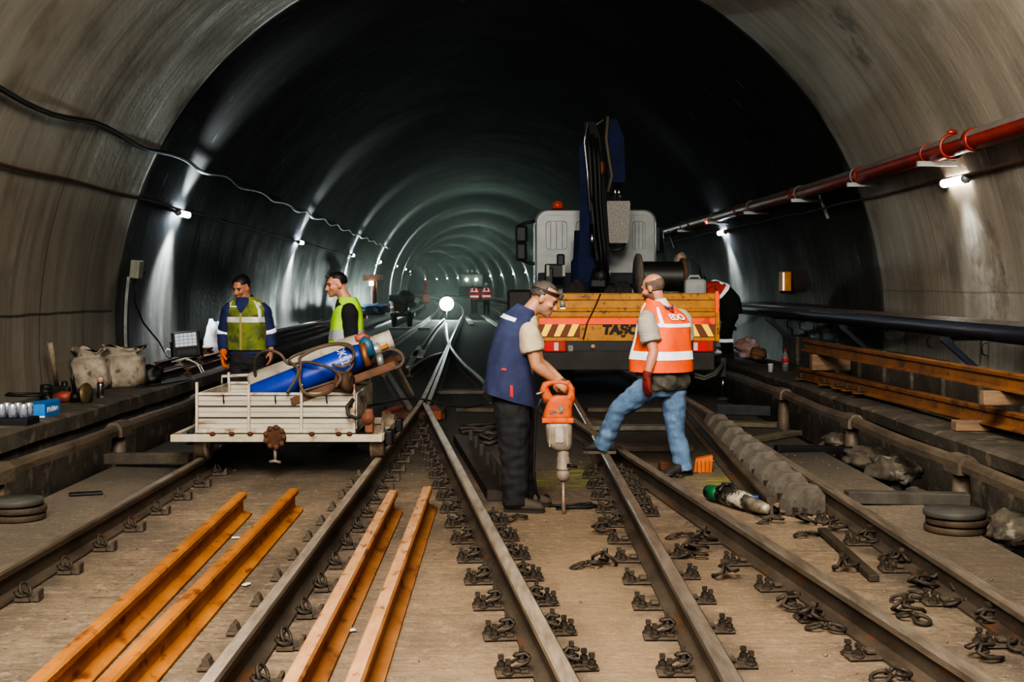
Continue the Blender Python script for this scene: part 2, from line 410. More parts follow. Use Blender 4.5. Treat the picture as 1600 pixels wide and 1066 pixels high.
# ================================================================ rails
RP = [(-.070,0),(.070,0),(.070,.010),(.012,.030),(.009,.105),(.033,.118),(.036,.148),(.026,.159),(-.026,.159),(-.036,.148),(-.033,.118),(-.009,.105),(-.012,.030),(-.070,.010)]
RM = [0]*7+[1,1,1]+[0]*4
def rail(path, label, mats=None, name='running_rail', cat='rail', group=None, k=1.0):
    mb = MB(); mb.sweep([(a*k, b*k) for a, b in RP], path, RM); return tag(mb.build(name, mats or [RAIL, RTOP if 'nicked' in label or 'left of the man' in label else M('dull_rail_top', (142,131,116), (104,94,82), 7, .45, .25, .12, 40, st=(3,.4,3))]), label, cat, group)
def pth(x, y0, y1, st=3.0, off=0.0, zz=.004):
    n = max(2, int((y1-y0)/st)); return [V((x(y0+(y1-y0)*i/n) if callable(x) else x+cl(y0+(y1-y0)*i/n), y0+(y1-y0)*i/n, zz)) for i in range(n+1)]
XL1, XL2, XR2, XR4 = -2.61, -1.115, .83, 2.31
R1x = lambda y: .228-.1145*(y-4.71)
R3x = lambda y: 1.768-.1157*(y-4.71)
rail(pth(XL1, 3.5, 175), 'outer rail of the left track, running under the white cart into the distance')
rail(pth(XL2, 3.5, 15.6)+pth(XL2, 16.6, 175), 'worn rail with nicked bright edge between the two pairs of orange rails')
rail(pth(R1x, 3.5, 15.9), 'crossing rail left of the man with the hammer, angling to the diamond crossing')
rail(pth(XR2, 3.5, 12.5), 'brown flaking rail directly below the feet of the stepping man')
rail(pth(XR2, 13.5, 120), 'dark rail of the right track reaching under the truck beyond the crossing nose')
rail(pth(R3x, 3.5, 16.5), 'grey crossing rail meeting the brown rail under the orange vest man')
rail(pth(XR4, 3.5, 140), 'outer rail of the right track beside the row of check rail blocks')
# the second crossover, beyond the diamond
def arc(p):                                   # smooth path through pixel points on the rail tops
    q = [G(a, b, .16) for a, b in p]; o = []
    for i in range(len(q)-1):
        for k in range(5):
            t = k/5; a = q[max(i-1,0)]; b = q[i]; c = q[i+1]; d = q[min(i+2, len(q)-1)]
            r = .5*((2*b)+(c-a)*t+(2*a-5*b+4*c-d)*t*t+(3*b-a-3*c+d)*t**3); o.append(V((r.x, r.y, .004)))
    o.append(V((q[-1].x, q[-1].y, .004))); return o
rail(arc([(790,632),(752,592),(717,560),(700,532),(697,505)]), 'curved crossover rail sweeping from behind the navy vest man to the bright lamp')
rail(arc([(668,632),(690,575),(703,535)]), 'straight rail rising from the diamond crossing towards the bright lamp')
rail(arc([(640,634),(622,606),(602,575)]), 'short crossover rail behind the cart leaving the diamond crossing to the left')
rail(arc([(700,548),(668,558),(640,575)]), 'short pale rail curving left in the dark middle of the junction')
rail(arc([(660,540),(680,512),(694,498)]), 'thin pale rail just below the bright lamp')
rail([G(1206,776,.16)*1, G(1150,718,.16), G(1076,636,.16)], 'straight dark check rail inside the outer right rail', [RAIL, RAIL], 'check_rail', 'check rail', k=.95) 
for o in bpy.data.objects:
    if o.name.startswith('check_rail'):
        for q in o.data.vertices: q.co.z -= .155
# diamond crossing: frog block
fr = G(646,642,.1)
t = thing('crossing_frog', 'rust coloured cast block under the diamond crossing of the rails', 'crossing', (fr.x, fr.y, 0))
mb = MB(); mb.box((fr.x,fr.y+.1,.05), (.78,.55,.10), bev=.02); mb.build('bed_plate', RUSTD, t)
for s in (-1,1):
    mb = MB(); mb.bar((fr.x+s*.30,fr.y-.35,.075), (fr.x+s*.2,fr.y+.4,.075), .12, .11, bev=.015); mb.build('wing_block', M('frog_rust',(150,76,44),(110,60,40),6,.8), t)
mb = MB()
for s in (-1,1):
    for k in range(3): mb.lathe([(.022,0),(.022,.03)], (fr.x+s*.36,fr.y-.2+k*.22,.1), n=6, smooth=False)
mb.build('bolt_heads', DARK, t)
# new orange rails lying in the left track
for (a, b, lab, mm) in (((52,1066),(378,769),'leftmost of four orange rusty rails lying on the slab',RUST), ((160,1066),(459,763),'second orange rail from the left, yellowish head, lying on the slab',RUST),
                        ((453,1066),(614,766),'third orange rail from the left, right next to the worn track rail',RUSTL), ((551,1066),(668,760),'rightmost of the four orange rails on the slab, dusty pale head',RUSTL)):
    p = G(*a, .165); q = G(*b, .165); d = (q-p); p0 = p-d*.28
    rail([V((p0.x,p0.y,.006)), V((q.x,q.y,.006))], lab, [RUST if mm is RUST else M('dull_orange_rust',(176,122,72),(148,94,50),5,.75,0,.3,50,st=(1,.5,1),c3=(112,72,42),sc3=10), mm], 'loose_rail', 'rail', 'new orange rails waiting between the track rails')
# ================================================================ rail fasteners
def hexbolt(mb, c, h=.055, r=.016, tilt=None):
    R = tilt or Matrix.Identity(3); c = V(c); ax = R @ V((0,0,1))
    mb.lathe([(r*1.75,0),(r*1.75,.006),(r*1.5,.010)], c, ax, 12, False); mb.lathe([(r*1.2,.010),(r*1.2,.03)], c, ax, 6, False); mb.lathe([(r*.62,.03),(r*.62,h)], c, ax, 8, False)
    mb.box(c+ax*(h+.008), (r*1.5,r*1.5,.020), R)
def wclip(mb, c, s=1.0, R=None):              # bent double-loop spring clip
    pts = [(.055,-.05,.0),(.02,-.062,.012),(-.03,-.05,.022),(-.05,-.022,.034),(-.02,-.008,.052),(.03,-.018,.046),(.045,0,.044),(.03,.018,.046),(-.02,.008,.052),(-.05,.022,.034),(-.03,.05,.022),(.02,.062,.012),(.055,.05,.0)]
    R = R or Matrix.Identity(3)
    mb.tube([V(c)+R @ (V(p)*s) for p in pts], .0085*s, 7)
def ring(mb, c, rx, ry, r, R, n=14, a0=0, a1=360):
    pts = [V(c)+R @ V((rx*math.cos(math.radians(a0+(a1-a0)*i/n)), ry*math.sin(math.radians(a0+(a1-a0)*i/n)), 0)) for i in range(n+(a1-a0 < 360))]
    mb.tube(pts, r, 7, closed=(a1-a0 >= 360))
# kind A: coil clip with shoulder block (left track); local +x points away from the rail
def proto_coil():
    t = thing('coil_clip', '', 'rail fastener')
    mb = MB(); mb.box((.06,0,.012), (.10,.13,.024), bev=.004); mb.build('base_plate', PLATE, t)
    mb = MB(); mb.loft([[V((x,y,z)) for x,z in ((.105,.0),(.165,.0),(.165,.06),(.145,.062),(.128,.03),(.105,.026))] for y in (-.045,.045)], smooth=False); mb.build('shoulder_block', PLATE, t)
    mb = MB(); R1 = Matrix.Rotation(math.radians(62), 3, 'Y') @ Matrix.Rotation(math.radians(10), 3, 'X')
    ring(mb, (.055,.018,.055), .050, .052, .0095, R1, 14, 20, 330)
    ring(mb, (.045,-.012,.040), .048, .056, .0095, Matrix.Rotation(math.radians(20), 3, 'Y'), 14, -150, 150)
    mb.tube([(.02,-.05,.04),(.06,-.055,.036),(.10,-.03,.03)], .0095, 7); mb.build('spring_coil', CLIP, t); return t
# kind B: plate with two bolts and a W clip
def proto_bolted():
    t = thing('bolted_clip', '', 'rail fastener')
    mb = MB(); mb.box((.105,0,.006), (.23,.15,.012), bev=.003); mb.box((.04,0,.020), (.05,.13,.014), bev=.003); mb.build('base_plate', PLATE, t)
    for p in ((.145,.045,.012),(.178,-.045,.012)):
        mb = MB(); hexbolt(mb, p, .046, .023); mb.build('anchor_bolt', CLIP, t)
    mb = MB(); wclip(mb, (.055,0,.038), 1.05); mb.build('spring_clip', CLIP, t)
    mb = MB(); hexbolt(mb, (.055,0,.055), .05, .019); mb.build('clip_bolt', CLIP, t); return t
# kind C: shoulder block alone, kind D: bolted plate without its clip
def proto_block():
    t = thing('shoulder_anchor', '', 'rail fastener')
    mb = MB(); mb.box((.10,0,.008), (.11,.13,.016), bev=.003); mb.build('base_plate', PLATE, t)
    mb = MB(); mb.loft([[V((x,y,z)) for x,z in ((.085,.016),(.135,.016),(.135,.05),(.118,.066),(.100,.05))] for y in (-.042,.042)], smooth=False); mb.build('shoulder_block', PLATE, t); return t
def proto_open():
    t = thing('open_bolt_plate', '', 'rail fastener')
    mb = MB(); mb.box((.105,0,.006), (.22,.16,.012), bev=.003); mb.box((.05,.0,.028), (.06,.07,.018), bev=.004); mb.build('base_plate', PLATE, t)
    for p in ((.145,.045,.012),(.175,-.045,.012)):
        mb = MB(); hexbolt(mb, p, .044, .023); mb.build('anchor_bolt', CLIP, t)
    return t
PROTO = {'coil': proto_coil(), 'bolt': proto_bolted(), 'block': proto_block(), 'open': proto_open()}
USED = set()
def fix(kind, x, y, rot, label, group):
    p = PROTO[kind]
    if kind not in USED:
        USED.add(kind); o = p; o.location = (x,y,.006); o.rotation_euler = (0,0,rot); o['label'] = label; o['group'] = group
    else: o = dup(p, (x,y,.006), rot, label, group)
    o.scale = (.78,.82,.85) if kind in ('coil', 'block') else (.66,.78,.9)
    return o
def row(kind, rx, side, y0, y1, what, where, group, step=.545, skip=(), alt=None):
    y = y0; i = 0
    while y < y1:
        x = rx(y) if callable(rx) else rx+cl(y)
        sl = (rx(y+.5)-rx(y-.5)) if callable(rx) else 0
        if i not in skip and i < 20:
            k = alt[1] if alt and i in alt[0] else kind
            fix(k, x+side*.074, y, (0 if side > 0 else math.pi)-math.atan(sl), '%s %s, %s from the near end' % (what, where, nth(i)), group)
        y += step; i += 1
row('coil', XL1, 1, 5.95, 11.0, 'coil clip', "along the left track's outer rail", 'coil clips of the outer left rail', .62)
row('coil', XL2, 1, 5.15, 15.0, 'coil clip', 'right of the rail splitting the orange rails', 'coil clips of the inner left rail')
row('block', XL2, -1, 5.4, 11.0, 'bare block', 'left of the rail splitting the orange rails', 'bare anchors of the inner left rail')
row('bolt', R1x, -1, 5.33, 13.8, 'bolted clip', 'left of the diamond crossing rail', 'clips left of the diamond crossing rail')
row('bolt', R1x, 1, 5.4, 9.0, 'bolted clip', 'right of the diamond crossing rail', 'clips right of the diamond crossing rail')
row('bolt', XR2, -1, 5.33, 11.3, 'bolted clip', 'left of the brown flaking rail', 'clips left of the brown flaking rail', alt=((2,3,4,5),'open'))
row('open', XR2, 1, 5.45, 7.9, 'two-bolt plate', 'right of the brown flaking rail', 'bolt plates right of the brown flaking rail')
row('open', R3x, -1, 4.95, 8.2, 'two-bolt plate', 'left of the grey crossing rail', 'bolt plates left of the grey crossing rail', .62)
row('bolt', lambda y: XR2+.0*(y), 1, 9.0, 11.2, 'bolted clip', 'in the gap where the two middle rails meet', 'clips in the crossing gap', .45)
row('open', XR4, -1, 5.75, 10.0, 'two-bolt plate', "left of the right track's outer rail", 'bolt plates of the outer right rail', .75)

# ---------------------------------------------------------------- loose clips lying about
def proto_loose1():
    t = thing('loose_spring_clip', '', 'loose clip'); mb = MB(); wclip(mb, (0,0,.010), 1.1); mb.build('spring_coil', CLIP, t)
    mb = MB(); hexbolt(mb, (0,0,.030), .05, .017); mb.build('clip_bolt', CLIP, t); return t
def proto_loose2():
    t = thing('loose_double_loop_clip', '', 'loose clip'); mb = MB()
    for s in (-1,1): ring(mb, (s*.048,0,.016), .040, .036, .0088, Matrix.Rotation(math.radians(s*14), 3, 'Y'), 12, -160 if s > 0 else 20, 160 if s > 0 else 340)
    mb.tube([(-.012,.015,.014),(0,.03,.02),(.012,.015,.014)], .0088, 7); mb.build('spring_coil', CLIP, t); return t
LP = [proto_loose1(), proto_loose2()]; LU = set()
def loose(k, px, py, rz, label, tilt=(0,0), sc_=1.0, z=.008, group='loose rail clips on the slab'):
    g = G(px, py, z); o = LP[k]
    if k in LU: o = dup(o, g, 0, label, group)
    LU.add(k); o['label'] = label; o['group'] = group; o.location = g; o.rotation_euler = (math.radians(tilt[0]), math.radians(tilt[1]), math.radians(rz)); o.scale = (sc_,)*3
W = 'loose clip '
for a in ((1,916,886,10,'loose double clip, left of the pair lying mid slab between two rails'), (0,942,884,70,'loose bolted clip, right of the pair lying mid slab between two rails',(0,30)),
          (0,942,832,20,'loose bolted clip mid slab, between the hammer tip and the brown rail'), (1,806,812,40,'small loose clip by the heel of the navy vest man'),
          (0,1136,903,90,'upright spread clip between the brown and the grey crossing rail'), (0,1085,862,35,'loose clip on the heap right of the brown rail, upper one'), (1,1082,872,-20,'loose clip on the heap right of the brown rail, lower one'),
          (0,1100,848,60,'loose clip at the top of the row beyond the upright spread clip'), (1,1062,840,15,'loose clip tucked against the brown rail at mid slab'),
          (0,1268,975,50,'large loose clip lying on a bolt plate left of the grey rail'), (1,1290,985,-25,'loose clip overlapping the bolt plate left of the grey rail'), (0,1236,950,15,'loose clip on the second bolt plate left of the grey rail'),
          (1,1392,1060,20,'loose clip at the bottom edge right under the grey rail plates'),
          (1,1204,817,0,'flat rectangular double clip under the lying breaker tip'), (0,1256,818,10,'loose clip right of the flat double clip, standing'), (1,1260,838,30,'loose clip below the standing one, left of the steel bar'),
          (1,1188,800,5,'small loose clip directly below the tip of the lying breaker'), (0,1303,828,30,'loose clip resting at the upper end of the steel bar'), (0,1322,892,65,'loose clip left of the lower half of the steel bar'),
          (0,1358,846,20,'loose clip beside the outer right rail, uppermost of its heap'), (1,1376,852,-30,'loose clip beside the outer right rail, second of the upper heap'), (1,1393,872,35,'loose clip on the upper heap, nearest to the steel bar end'), (0,1405,884,80,'loose clip at the lower end of the upper heap'),
          (0,1440,920,25,'loose clip in the lower heap, leftmost on top'), (1,1456,914,-20,'loose clip in the lower heap, in its middle'), (0,1470,912,60,'loose clip in the lower heap, highest on the right'), (1,1418,938,15,'loose clip in the lower heap, at its left foot'), (0,1502,930,-30,'loose clip in the lower heap, against the outer rail'), (1,1500,945,20,'loose flat clip right of the lower heap'),
          (0,1418,962,40,'single upright clip below the lower heap'), (1,1428,970,-60,'loose ring clip right under the single upright clip'), (0,1534,1028,30,'loose clip lying alone near the bottom right corner'), (1,1592,1012,60,'loose ring clip cut by the right edge of the frame'),
          (0,1545,975,10,'loose clip on the nearest plate of the outer right rail'), (1,1052,745,10,'loose clip in the rail gap just right of the crossing nose')):
    loose(a[0], a[1], a[2], a[3], a[4], a[5] if len(a) > 5 else (random.uniform(-14,14), random.uniform(-14,14)), 1.05)

# ---------------------------------------------------------------- check-rail blocks in the right track
def proto_chair():
    t = thing('check_rail_block', '', 'check rail block'); mb = MB()
    mb.loft([[V((x,y,z)) for x,z in ((0,0),(.30,0),(.30,.13),(.24,.20),(.10,.20),(.03,.10))] for y in (-.075,-.06,.06,.075)], smooth=False)
    mb.build('cast_body', M('grey_cast_block',(112,106,96),(82,76,68),6,.75,0,.3,40), t)
    mb = MB(); hexbolt(mb, (.05,-.11,.0), .04, .02); mb.build('anchor_bolt', CLIP, t); return t
ch = proto_chair()
for i in range(9):
    y = 9.05+i*.62; x = 1.92+i*.022
    lab = 'slanted grey cast block between check rail and outer rail, %s of the row' % nth(i)
    if i == 0: ch.location = (x,y,.005); ch.rotation_euler = (0,0,.25); ch['label'] = lab; ch['group'] = 'check rail blocks'
    else: dup(ch, (x,y,.005), .25, lab, 'check rail blocks')
# slotted guard plate behind the crossing rail, left of the navy vest man
t = thing('slotted_guard_plate', 'dark guard plate with a row of upright lugs beside the diamond crossing rail', 'guard plate', (-.3,10.3,0))
def gx(y): return R1x(y)+.16
mb = MB(); a = V((gx(9.6),9.6,.09)); b = V((gx(13.2),13.2,.09)); mb.loft([[V((gx(y)+dx, y, z)) for dx, z in ((0,.005),(.30,.005),(.27,.04),(.06,.085),(0,.085))] for y in (9.6,11,13.2)], smooth=False); mb.build('plate', M('guard_steel',(70,58,54),(50,43,40),5,.6,.2), t)
for i in range(6):
    y = 9.95+i*.58; mb = MB(); mb.box((gx(y)+.15, y, .105), (.045,.05,.13), bev=.006); mb.build('lug', M('lug_steel',(58,50,46),(44,38,36),6,.6,.2), t)

# ================================================================ conductor rails on both sides
CAP = M('conductor_cover', (108,96,80), (80,70,58), 4, .6, 0, .3, 40, st=(1,.3,1), c3=(70,62,54), sc3=12)
for s, x0, lab in ((-1,-3.70,'weathered conductor rail on brackets along the left bench'), (1,3.42,'weathered conductor rail on brackets along the right bench')):
    t = thing('conductor_rail', lab, 'conductor rail', (x0,8,-.42))
    prof = [(-.055,0),(.055,0),(.055,.05),(.035,.085),(0,.095),(-.035,.085),(-.055,.05)]
    mb = MB(); mb.sweep(prof, [V((x0+cl(y),y,.22+.008*math.sin(y*2.1))) for y in [4+i*.7 for i in range(40)]+[34+i*6 for i in range(22)]]); mb.build('cover', CAP, t)
    for k, y in enumerate(([9.2,12.1,15.2,18.4] if s < 0 else [6.6,9.7,12.8,16.0])):
        mb = MB(); mb.box((x0+cl(y),y,-.31), (.24,.20,.20), bev=.01); mb.lathe([(.085,0),(.07,.05),(.085,.10),(.07,.16),(.075,.24),(.06,.42)], (x0+cl(y),y,-.24), n=14); b = mb.build('insulator_bracket', M('insulator',(104,90,74),(76,66,56),6,.6), t)
        mb = MB(); mb.loft([[V((x0+cl(y)+q[0], y+dy, q[1])) for q in ((-.085,.20),(-.08,.29),(-.04,.335),(.04,.335),(.08,.29),(.085,.20))] for dy in (-.16,-.13,.13,.16)], smooth=False); mb.build('joint_cover', CAP, t)
# ================================================================ wall fittings
LAMPCOL = (226,240,255)
GLOW = M('lamp_tube_glow', LAMPCOL, emit=150, ecol=(222,238,255)); GLOWF = M('far_lamp_glow', LAMPCOL, emit=330, ecol=(236,250,240)); GLOWW = M('warm_lamp_glow', (255,250,240), emit=30, ecol=(255,244,226))
def lamp(side, y, z, label, glow, L=.62, group='tunnel wall lamps'):
    c = wallpt(side, z, y, .10); n = (V((TX+cl(y),y,TZ))-c).normalized(); tan = V((cl(y+.3)-cl(y-.3),.6,0)).normalized()
    t = thing('wall_lamp', label, 'wall lamp', wallpt(side, z, y, .02), group)
    R = frame(tan, n)
    mb = MB(); mb.box(c-n*.05, (.05,L+.08,.025), R, .006)
    for s in (-1,1): mb.box(c-n*.075+tan*s*L*.35, (.04,.04,.05), R)
    mb.build('housing', GREY, t)
    mb = MB(); k = [c-tan*L/2, c+tan*L/2]; mb.tube(k, .045, 10); mb.build('light_tube', glow, t)
    for s in (-1,1):
        mb = MB(); mb.tube([c+tan*s*L/2, c+tan*s*(L/2+.04)], .05, 10); mb.build('end_cap', GREY, t)
    return t
def wash(side, y, z, up, down):
    for dz, e in ((.85, up), (-1.15, down)):
        l = bpy.data.lights.new('lamp_wash', 'SPOT'); l.energy = e; l.color = (.88,.95,1); l.spot_size = math.radians(84); l.spot_blend = 1.0; l.shadow_soft_size = .08
        o = bpy.data.objects.new('lamp_wash', l); COL.objects.link(o); p = wallpt(side, z+(.05 if dz > 0 else -.05), y, .30); o.location = p
        o.rotation_euler = (wallpt(side, z+dz, y+.0, 0)-p).to_track_quat('-Z', 'Y').to_euler()
LY = [19.1,31.9,45.3,58,71,84,97,110,123]
for i, y in enumerate(LY):
    z = EYE+1.1 if i != 3 else EYE+1.1
    lamp(-1, y, z, ('glaring wall lamp above the standing floodlight on the left' if i == 0 else 'wall lamp on the left wall, %s one into the tunnel' % nth(i)), GLOW if i < 3 else GLOWF)
    if i < 5: wash(-1, y, z, 620, 1300)
RYL = [13.1,25.9,52,65,78,91,104,117,130,143,156,170,184,198,212,228]
for i, y in enumerate(RYL):
    lamp(1, y, EYE+1.1, ('long tube lamp under the red pipe bracket on the near right wall' if i == 0 else 'tube lamp on the right wall above the yellow wall box' if i == 1 else 'small far wall lamp in the bend, %s beyond the truck' % nth(i-2)), GLOWW if i == 0 else GLOW if i == 1 else GLOWF, .62)
    if i < 2: wash(1, y, EYE+1.1, 0 if i == 0 else 250, 60 if i == 0 else 550)
# cables along the walls
def wallcable(name, label, side, zf, y0, y1, r, m, off=.03, sag=.0, st=.4):
    mb = MB(); n = int((y1-y0)/st); pts = []
    for i in range(n+1):
        y = y0+(y1-y0)*i/n; pts.append(wallpt(side, zf(y)+sag*math.sin(y*1.9)+sag*.6*noise.noise(V((y*.9,side,1))), y, off))
    mb.tube(pts, r, 8); return one(name, mb, m, label, 'cable')
wallcable('wall_cable', 'thick black cable sagging along the upper left wall over the lamps', -1, lambda y: 3.40+.0*y, 9, 60, .028, M('black_cable',(26,25,25),(38,36,35),9,.5), .13, .035)
wallcable('lamp_conduit', 'rust brown conduit feeding the left wall lamps', -1, lambda y: 2.77+.004*(19-y), 9, 60, .018, M('rusty_conduit',(84,56,40),(60,46,38),8,.7), .10, .008)
wallcable('lamp_conduit', 'thin brown conduit feeding the right wall lamps', 1, lambda y: 2.76, 9, 50, .016, M('brown_conduit',(92,66,50),(64,52,44),8,.7), .10, .008)
for s, lab in ((-1,'dark lead with clips running down the ring joint on the left wall'), (1,'dark lead with clips running down the ring joint on the right wall')):
    t = thing('joint_lead', lab, 'cable', wallpt(s, 2.7, 16.55))
    mb = MB(); zs = [2.72-.08*i for i in range(30)] if s < 0 else [2.72-.06*i for i in range(25)]
    mb.tube([wallpt(s, z, 16.55+.05*noise.noise(V((z*2,s,0))), .03) for z in zs], .022, 7); mb.build('lead', M('black_cable',(26,25,25)), t)
    mb = MB(); mb.tube([wallpt(s, z, 16.2+q*.12, .03) for z, q in ((2.58,-1),(2.42,-.8),(2.3,.2),(2.2,1.5),(2.1,2.6))], .016, 6); mb.build('branch', M('black_cable',(26,25,25)), t)
    for k in range(6):
        z = 2.2-.24*k; mb = MB(); mb.ell(wallpt(s, z, 16.5, .055), (.018,.018,.018), n=8, m=6); mb.build('clip', WHITE, t)
# red fire main on its brackets
RED = M('red_pipe_paint', (138,40,28), (100,30,22), 4, .4, 0, .1, 40); DUST = M('grey_dust', (98,90,82), (78,72,66), 8, .9)
PZ = EYE+1.35
def pipept(y): return V((4.30+cl(y), y, PZ))
t = thing('fire_main_pipe', 'red fire main pipe running along the upper right wall', 'pipe', pipept(12))
ys = [8+i for i in range(34)]+[44,50,60,75,90]
mb = MB(); mb.tube([pipept(y) for y in ys], .098, 18); mb.build('pipe', [RED], t)
mb = MB(); rings = []
for y in ys: rings.append([pipept(y)+V((.1005*math.cos(math.radians(a)), 0, .1005*math.sin(math.radians(a)))) for a in (40,70,100,130,150,168)])
mb.loft(rings, caps=False, closed=False); mb.build('dust_film', DUST, t)
for y in (11.8,15.6,19.0,23.0,28.0,33.0):
    mb = MB(); mb.lathe([(.098,0),(.112,.01),(.112,.11),(.098,.12)], pipept(y), (0,1,0), 18); mb.build('coupling', RED, t)
GALV = M('galvanised_steel', (160,164,162), (126,130,130), 8, .45, .5)
for i, y in enumerate((13.0,15.7,18.6,21.8,25.2,29.0,33.0)):
    p = pipept(y)-V((0,0,.115)); wp = wallpt(1, p.z, y)
    t = thing('pipe_bracket', 'galvanised arm with wall plate under the red pipe, %s bracket from the near end' % nth(i), 'bracket', wp, 'red pipe brackets')
    mb = MB(); mb.bar(p-V((.17,0,0)), wp, .045, .05); mb.build('arm', GALV, t)
    mb = MB(); q0 = wallpt(1, p.z+.22, y, .012); q1 = wallpt(1, p.z-.26, y, .012); mb.bar(q0, q1, .12, .02, up=(V((TX,y,TZ))-wp)); mb.build('wall_plate', GALV, t)
    mb = MB(); ring(mb, pipept(y+.1), .105, .105, .008, Matrix.Rotation(math.pi/2, 3, 'X'), 16); mb.build('pipe_strap', RED if i == 0 else GREY, t)
    if i == 0:
        mb = MB(); ring(mb, pipept(y-.55), .115, .115, .016, Matrix.Rotation(math.pi/2, 3, 'X'), 18); mb.ell(pipept(y-.55)+V((.0,0,.14)), (.05,.03,.03)); mb.build('clamp_ring', RED, t)
# big blue pipe low on the right wall with strut brackets
BLUE = M('navy_pipe_paint', (44,48,66), (34,36,48), 5, .4, 0, .1, 40)
t = thing('water_pipe', 'thick dark blue pipe low along the right wall', 'pipe', (4.5,12,1.2))
mb = MB(); pp = lambda y: V((4.56+cl(y),y,1.19)); mb.tube([pp(y) for y in ys], .105, 18); mb.build('pipe', BLUE, t)
mb = MB(); rings = [[pp(y)+V((.107*math.cos(math.radians(a)),0,.107*math.sin(math.radians(a)))) for a in (40,65,90,115,140)] for y in ys]; mb.loft(rings, caps=False, closed=False); mb.build('dust_film', DUST, t)
for i, y in enumerate((13.2,17.2,21.5,26)):
    t = thing('pipe_strut', 'blue angled strut under the dark blue pipe, %s from the near end' % nth(i), 'bracket', wallpt(1,.75,y), 'blue pipe struts')
    mb = MB(); a = pp(y)+V((-.1,0,-.12)); mb.bar(a, wallpt(1,.68,y+.02), .05, .06); mb.build('diagonal', BLUE, t)
    mb = MB(); mb.bar(a-V((.02,0,0)), wallpt(1,1.07,y), .05, .04); mb.build('arm', BLUE, t)
for i in range(11):                            # cable hooks below the pipe
    y = 13.0+i*.85; p = wallpt(1, .98, y, .02)
    mb = MB(); mb.tube([p+V(q) for q in ((0,0,.06),(-.08,0,.06),(-.11,0,.02),(-.10,0,-.06),(-.02,.02,-.09),(-.02,.02,-.30))], .009, 6)
    one('cable_hook', mb, M('hook_steel',(74,70,66)), 'bent steel cable hook on the wall under the blue pipe, %s from the near end' % nth(i), 'hook', 'wall hooks under the blue pipe')
for i in range(9):                             # precast kerb blocks behind the hooks
    y = 12.4+i*1.1; mb = MB(); mb.box(wallpt(1,.55,y,.08), (.12,1.0,.46), bev=.02); one('precast_wall_block', mb, CONC, 'dark precast block at the foot of the right wall, %s from the near end' % nth(i), 'block', 'wall foot blocks')
# boxes
t = thing('wall_box', 'small yellow cabinet on the right wall with a white lit edge', 'box', P(1184,440,21.5))
p = P(1182,440,21.5); p.x = wall_x(p.z,1)+cl(21.5)-.12
mb = MB(); mb.box(p, (.16,.26,.33), bev=.015); mb.build('cabinet', M('yellow_cabinet',(188,128,34),(160,104,28),5,.5), t)
mb = MB(); mb.box(p+V((.03,.17,-.02)), (.16,.07,.36), bev=.01); mb.build('back_frame', DARK, t)
mb = MB(); mb.box(p+V((-.06,-.155,0)), (.02,.03,.3)); mb.build('bright_edge', M('bright_edge',(230,236,240),emit=.8), t)  # edge strip glows by emission, its lit look is painted in
p = wallpt(-1, 1.85, 17.3, .09)
t = thing('junction_box', 'grey green junction box on the left wall above the cable tray', 'box', p)
mb = MB(); mb.box(p, (.13,.22,.25), Matrix.Rotation(.1,3,'Y'), .02); mb.build('box', M('box_grey',(142,144,126),(118,120,106),6,.6), t)
mb = MB(); mb.box(p+V((.03,.16,.03)), (.10,.10,.14), bev=.01); mb.build('side_socket', DARK, t)
t = thing('cable_tray', 'perforated cable tray curving down the left wall under the junction box', 'cable tray', wallpt(-1,1.6,17.25))
mb = MB(); zz = [1.74-.1*i for i in range(14)]
mb.loft([[wallpt(-1,z,17.25+dy,o) for dy, o in ((-.07,.01),(-.07,.05),(-.06,.05),(-.06,.02),(.06,.02),(.06,.05),(.07,.05),(.07,.01))] for z in zz], smooth=False); mb.build('tray', GALV, t)
mb = MB(); 
for s in (-1,1): mb.tube([wallpt(-1,z,17.25+s*.03,.045) for z in zz], .014, 6)
mb.build('cables', BLACK, t)
mb = MB(); mb.tube([wallpt(-1,1.74,17.42,.07), wallpt(-1,1.4,17.5,.06), wallpt(-1,1.1,17.75,.12), wallpt(-1,.8,18.1,.25), P(262,558,18), P(272,563,17.7)], .013, 7)
one('power_lead', mb, BLACK, 'black lead hanging from the junction box down to the floodlight', 'cable')
mb = MB(); mb.bar(P(1050,272,24), P(1185,200,20.5), .05, .02)
# ================================================================ people
SKIN_T = {}
def skin(name, c, stub):
    m = bpy.data.materials.new(name); m.use_nodes = True; nt = m.node_tree; B = nt.nodes['Principled BSDF']; L = nt.links.new
    B.inputs['Roughness'].default_value = .5; B.inputs['Subsurface Weight'].default_value = .08; B.inputs['Subsurface Radius'].default_value = (.02,.008,.004)
    at = nd(nt, 'ShaderNodeAttribute', attribute_name='tint'); tc = nd(nt, 'ShaderNodeTexCoord'); n = nd(nt, 'ShaderNodeTexNoise', Scale=40.0, Detail=4.0); L(tc.outputs['Object'], n.inputs['Vector'])
    a = nd(nt, 'ShaderNodeMix', data_type='RGBA'); a.inputs[6].default_value = lin(c); a.inputs[7].default_value = lin(tuple(int(q*.86) for q in c)); L(n.outputs['Fac'], a.inputs[0])
    sp = nd(nt, 'ShaderNodeSeparateColor'); L(at.outputs['Color'], sp.inputs[0])
    b = nd(nt, 'ShaderNodeMix', data_type='RGBA'); L(sp.outputs[0], b.inputs[0]); L(a.outputs[2], b.inputs[6]); b.inputs[7].default_value = lin(stub)
    d = nd(nt, 'ShaderNodeMix', data_type='RGBA'); L(sp.outputs[1], d.inputs[0]); L(b.outputs[2], d.inputs[6]); d.inputs[7].default_value = lin((int(c[0]*.8),int(c[1]*.55),int(c[2]*.52)))
    L(d.outputs[2], B.inputs['Base Color']); return m
